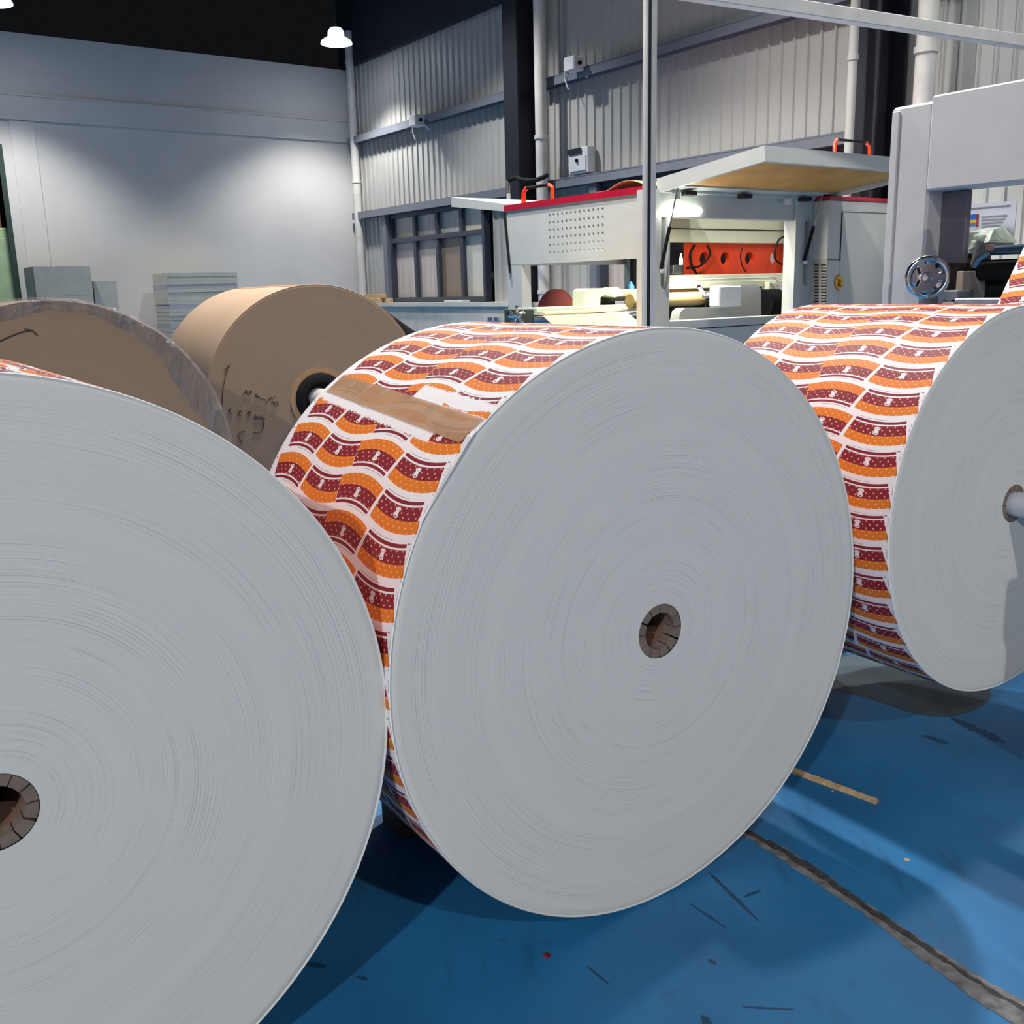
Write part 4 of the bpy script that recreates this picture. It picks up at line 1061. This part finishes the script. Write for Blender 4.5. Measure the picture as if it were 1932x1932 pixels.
# infeed table at the left of the hood
tb = thing('infeed_table', W(sm-.9, qm+.0, 0), 'cream infeed table with chrome roller in front of the hood', 'table')
def TB(x0, y0, x1, y1, s_, d, m, name, r=.004): return FBx(MB(), x0, y0, x1, y1, s_, d, r).build(name, m, tb)
st_ = sm-.75
TB(1012, 581, 1222, 596, st_, .25, M_cream, 'table_beam'); TB(1030, 588, 1215, 600, st_+.15, .12, M_cream, 'table_lip')
TB(1012, 596, 1040, 900, st_, .2, M_cream, 'table_leg'); TB(1190, 596, 1216, 900, st_, .2, M_cream, 'table_leg')
q1, z1 = on_s(1100, 580, st_-.1)
s_ = st_-.05
hk = [(1103, 579), (1104, 549), (1110, 544), (1160, 543), (1166, 541), (1178, 556), (1160, 561), (1154, 558), (1140, 557), (1133, 561), (1132, 579)]
MB().prism([W(s_, *on_s(x, y, s_)) for x, y in hk], -E1*.16).build('hooked_bracket', M_cream, tb)
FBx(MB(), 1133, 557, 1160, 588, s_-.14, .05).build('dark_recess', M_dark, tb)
q1, z1 = on_s(1003, 602, st_+.28); q0, _ = on_s(1204, 602, st_+.28)
MB().tube([W(st_+.28, q1, z1), W(st_+.28, q0, z1)], .03, 20).build('chrome_roller', M_chrome, tb, smooth=True)
TB(980, 584, 1008, 612, st_+.28, .2, mat('olive grey casting', (70, 74, 62), .5), 'gear_casing')
MB().obox(W(st_+.1, on_s(1196, 606, st_+.1)[0], 0.5), E1*.25, E2*.06, Z*(z1-.45)).build('side_plate', M_dark, tb)
# star knob
kc = W(st_+.40, *on_s(976, 595, st_+.40)); kn = MB()
for k in range(5):
    a = 2*pi*k/5+.3; kn.tube([kc, kc+(-E2*cos(a)+Z*sin(a))*.055], .011, 6)
    kn.lathe([(.0, -.014), (.012, -.01), (.014, 0), (.012, .01), (.0, .014)], kc+(-E2*cos(a)+Z*sin(a))*.06, E1, 10)
kn.lathe([(.02, -.1), (.022, .02)], kc, E1, 12); kn.build('star_knob', M_chrome, tb, smooth=True)
MB().tube([kc+E1*.02, kc+E1*.02-(-E2)*-.09+Z*.004], .007, 6).build('knob_pin', M_chrome, tb)
# kraft web running down from the roller
qa_, za_ = on_s(1024, 596, st_+.30); qb_, _ = on_s(1182, 596, st_+.30)
dn = W(st_+1.5, qa_, za_-.62)-W(st_+.30, qa_, za_)
P_ = [W(st_+.10, qa_, za_+.0), W(st_+.24, qa_, za_+.008), W(st_+.30, qa_, za_)]+[W(st_+.30, qa_, za_)+dn*(i/6) for i in range(1, 7)]
MB().sheet(P_, E2*(qa_-qb_), .0008).build('kraft_web', M_kl, tb, smooth=True)
# rust red sack behind the table, blue bottle
q_, z_ = on_s(1050, 580, st_-.9); c = W(st_-.9, q_, z_-.30)
zt_ = on_s(1050, 546, st_-.9)[1]
MB().lathe([(.19, 0), (.19, .2), (.175, .30), (.155, .36), (.13, zt_-c.z-.06), (.09, zt_-c.z-.02), (.05, zt_-c.z), (0, zt_-c.z+.002)], c, Z, 14).build('red_sack', mat('rust red cloth', (150, 74, 66), .85), None, smooth=True, origin=c, label='rust red domed sack behind the cream infeed table', cat='sack')
MB().obox(c-Vector((.3, .3, 0))-Z*c.z, Vector((.6, 0, 0)), Vector((0, .6, 0)), Z*(c.z-.002)).build('wooden_crate', M_wood, None, origin=(c.x, c.y, 0), label='wooden crate under the rust red sack', cat='crate')
c = W(st_-.3, *on_s(1190, 551, st_-.3)); MB().lathe([(.03, -.02), (.032, .0), (.032, .05), (.02, .07), (.012, .075), (.012, .09)], c, Z, 14).build('blue_bottle', mat('light blue plastic', (70, 150, 205), .4), None, smooth=True, origin=c, label='small light blue bottle behind the white gantry post', cat='bottle')
TB(1150, 557, 1222, 566, st_-.2, .3, M_dark, 'tool_shelf')

# ================================================================== GANTRY POST AND BEAM
gp = at_Y(1231, 500, 6.0); gp.z = 0
gy = .5; gt = Vector((cos(gy), sin(gy), 0)); ga = Vector((-sin(gy), cos(gy), 0))
zbm = at_Y(1300, -6, 6.1).z
go = thing('gantry', gp, 'pale grey gantry post and long overhead beam in front of the machine', 'gantry')
MB().bbox(gp-gt*.019, gt*.042, ga*.05, Z*zbm, .003).build('gantry_post', mat('grey painted gantry', (206, 204, 200), .5), go)
MB().obox(gp-gt*.050-ga*.004, gt*.031, ga*.03, Z*zbm).build('dark_gap_strip', M_dark, go)  # near-black strip painting the dark gap between conduit and post
MB().tube([gp-gt*.066-ga*.012, gp-gt*.066-ga*.012+Z*zbm], .015, 12).build('white_conduit', M_pipe, go, smooth=True)
MB().bbox(gp-gt*.08-ga*.01+Z*zbm, gt*3.8, ga*.08, Z*.08, .004).build('gantry_beam', mat('grey painted gantry', (206, 204, 200)), go)
gp2 = gp+gt*3.65
MB().bbox(gp2, gt*.05, ga*.05, Z*zbm, .003).build('gantry_post', mat('grey painted gantry', (206, 204, 200)), go)

# ================================================================== OFF-WHITE FRAME MACHINE ON THE RIGHT
PA_ = at_Y(1683, 204, 5.0); sa_, qa = sq(PA_); zA = PA_.z
am = thing('frame_machine', W(sa_, qa, 0), 'tall off-white arched machine frame with chrome handwheel at right', 'machine')
def AB(x0, y0, x1, y1, d, m, name, r=.006, q_=None, par=None):
    return LBx(MB(), x0, y0, x1, y1, qa if q_ is None else q_, d, r).build(name, m, par or am)
s_c1, _ = on_q(1755, 300, qa); _, z_op = on_q(1751, 360, qa)
mb = MB(); boxS(mb, sa_, s_c1, qa-.18, qa, 0, zA, .012); mb.build('frame_column', M_archm, am)
mb = MB(); boxS(mb, s_c1-.002, s_c1+2.6, qa-.18, qa+.015, z_op, zA+.02, .008); mb.build('frame_beam', M_archm, am)
mb = MB(); boxS(mb, s_c1+2.2, s_c1+2.6, qa-.18, qa, 0, z_op, .012); mb.build('frame_column', M_archm, am)
mb = MB(); boxS(mb, sa_+.01, sa_+.05, qa+.0, qa+.012, 0, zA-.02, .004); mb.build('edge_strip', M_archm, am)
# inner dark cover panel, jamb and plates
mb = MB(); s0, s1, z0, z1 = q_rect(1764, 366, 1817, 496, qa-.12); boxS(mb, s0, s1, qa-.16, qa-.12, z1, z_op, .006); mb.build('inner_cover', mat('mauve grey inner panel', (104, 98, 106), .5), am)
mb = MB(); s0, s1, z0, z1 = q_rect(1764, 496, 1800, 580, qa-.2); boxS(mb, s0, s1, qa-.5, qa-.2, z1-.6, z1+.25, .004); mb.build('inner_block', mat('dark brown casting', (64, 48, 34), .6), am)
mb = MB(); s0, s1, z0, z1 = q_rect(1805, 512, 1814, 565, qa-.1); boxS(mb, s0, s1, qa-.3, qa-.1, z1, z0, .003); mb.build('guide_bar', mat('beige bar', (160, 146, 132), .5), am)
mb = MB(); s0, s1, z0, z1 = q_rect(1768, 548, 1806, 580, qa-.06); boxS(mb, s0, s1, qa-.2, qa-.06, z1-.3, z0, .006); mb.build('grey_plate', mat('blue grey plate', (112, 114, 124), .5), am)
mb = MB(); s0, s1, z0, z1 = q_rect(1800, 563, 1990, 600, qa-.02); boxS(mb, s0, s1, qa-.14, qa-.02, z1-.5, z0, .006); mb.build('bed_plate', mat('scratched pale steel', (168, 166, 172), .45, .3, var=.12, scale=20), am)
mb = MB(); s0, s1, z0, z1 = q_rect(1776, 566, 1796, 580, qa+.02); boxS(mb, s0, s1, qa-.06, qa+.02, z1, z0, .008); mb.build('chrome_block', M_chrome, am)
# dark rollers
def rollq(x, y, q_, r, m, name, l=1.6):
    s_, z_ = on_q(x, y, q_); return MB().tube([W(s_, q_, z_), W(s_+l, q_, z_)], r, 24).build(name, m, am, smooth=True)
rollq(1838, 512, qa-.25, .045, M_black, 'dark_roller'); rollq(1866, 473, qa-.22, .022, mat('blue grey roller', (52, 78, 96), .3, .3), 'thin_roller')
rollq(1812, 545, qa-.35, .05, M_dark, 'dark_roller')
mb = MB(); s0, s1, z0, z1 = q_rect(1812, 492, 2000, 566, qa-.42); boxS(mb, s0, s1, qa-.5, qa-.42, z1-.1, z0); mb.build('dark_back_plate', M_dark, am)
# lever arms
P0 = lambda x, y, q_: W(on_q(x, y, q_)[0], q_, on_q(x, y, q_)[1])
MB().tube([P0(1837, 500, qa-.08), P0(1843, 478, qa-.08), P0(1850, 455, qa-.08)], .016, 8).build('lever', mat('grey lever', (92, 94, 92), .5), am, smooth=True)
MB().tube([P0(1836, 503, qa-.07), P0(1846, 488, qa-.07), P0(1864, 476, qa-.07)], .014, 8).build('lever', M_steel, am, smooth=True)
MB().bbox(P0(1857, 474, qa-.08), E1*.03, E2*.03, Z*.03, .004).build('lever_pad', mat('pink grey pad', (150, 112, 106), .6), am)
# chrome handwheel
hw = P0(1752, 524, qa+.10); hx_ = -E2; ha = E1; 
def handwheel():
    c = P0(1750, 523, qa+.12); axn = (-E2*.75+E1*.66).normalized(); u1 = Z; u2 = axn.cross(u1).normalized(); R_ = .085
    w = thing('handwheel', c, 'chrome handwheel with crank knob on the off-white frame', 'handwheel')
    MB().tube([c+(u1*cos(2*pi*k/36)+u2*sin(2*pi*k/36))*R_ for k in range(36)], .015, 10, closed=True).build('wheel_rim', M_chrome, w, smooth=True)
    MB().lathe([(.0, .022), (.022, .02), (.028, .0), (.024, -.03), (.018, -.13)], c, axn, 20).build('wheel_hub', M_chrome, w, smooth=True)
    for k in range(3):
        a = 2*pi*k/3+.5; d = u1*cos(a)+u2*sin(a); t = axn.cross(d)
        MB().prism([c+d*.015-t*.020, c+d*.015+t*.020, c+d*R_*.6+t*.012, c+d*R_+t*.02, c+d*R_-t*.02, c+d*R_*.6-t*.012], axn*.012).build('wheel_spoke', M_chrome, w)
    MB().lathe([(.0, 0), (R_*.7, .0), (R_*.95, -.02), (R_*.95, -.03), (0, -.032)], c-axn*.05, axn, 36).build('dial_disc', M_chrome, w, smooth=True)
    p = c-u1*R_*.95+u2*.0
    MB().tube([p, p+axn*.05+Z*-.004, p+axn*.09], [.008, .012, .011], 10).build('crank_knob', M_chrome, w, smooth=True)
handwheel()
# notice and blue-yellow sticker on a pane behind, polythene bag on the machine
nq = qa-.40
s0, s1, z0, z1 = q_rect(1829, 386, 1911, 470, nq)
no = thing('paper_notice', W(s0, nq, z1), 'white paper notice with a blue and yellow block inside the frame', 'notice')
boxS(MB(), s0, s1, nq-.004, nq, z1, z0).build('notice_sheet', mat('white notice paper', (206, 208, 222), .6, var=.02), no)
ps = lambda x0, y0, x1, y1, c_, nm: boxS(MB(), on_q(x0, y0, nq)[0], on_q(x1, y0, nq)[0], nq, nq+.003, on_q(x0, y1, nq)[1], on_q(x0, y0, nq)[1]).build(nm, mat('print '+nm, c_, .5), no)
ps(1828, 405, 1843, 414, (24, 92, 200), 'blue_block'); ps(1828, 416, 1843, 421, (214, 186, 30), 'yellow_block'); ps(1828, 423, 1843, 426, (60, 130, 190), 'light_blue_block'); ps(1843.5, 404, 1847, 428, (150, 44, 66), 'red_bar')
for k, y_ in enumerate((392, 408, 414, 420, 426)):
    ps(1832 if k == 0 else 1852, y_, 1906 if k == 0 else 1904-4*k, y_+1.6, (158, 160, 176), 'faint_text_line')
def bag():
    q_ = qa-.32; ol = [(1818, 482), (1824, 455), (1836, 436), (1862, 430), (1892, 428), (1908, 452), (1912, 458), (1866, 464), (1850, 478), (1840, 484)]
    P_ = [P0(x, y, q_) for x, y in ol]; mb = MB(); c = sum(P_, Vector())/len(P_); vs_ = list(P_); rnd = random.Random(5); n_ = len(P_)
    rings = [P_]
    for f_, dq in ((.8, .05), (.5, .075), (.22, .085)):
        rings.append([c+(p-c)*f_*rnd.uniform(.92, 1.08)-E2*(dq+rnd.uniform(-.02, .02)) for p in P_])
    vs_ = [p for r_ in rings for p in r_]+[c-E2*.09]; fs = []
    for k in range(3):
        for i in range(n_): fs.append((k*n_+i, k*n_+(i+1) % n_, (k+1)*n_+(i+1) % n_, (k+1)*n_+i))
    for i in range(n_): fs.append((3*n_+i, 3*n_+(i+1) % n_, 4*n_))
    back = [c+(p-c)*.9+E2*.06 for p in P_]; b0 = len(vs_); vs_ += back
    for i in range(n_): fs.append((i, (i+1) % n_, b0+(i+1) % n_, b0+i))
    fs.append(tuple(b0+i for i in range(n_)))
    m = mat('pale green polythene', (206, 220, 202), .3, var=.12, scale=18, bump=.5)
    mb.add(vs_, fs).build('polythene_bag', m, None, origin=c, label='pale green polythene bag on the rollers inside the off-white frame', cat='bag')
bag()
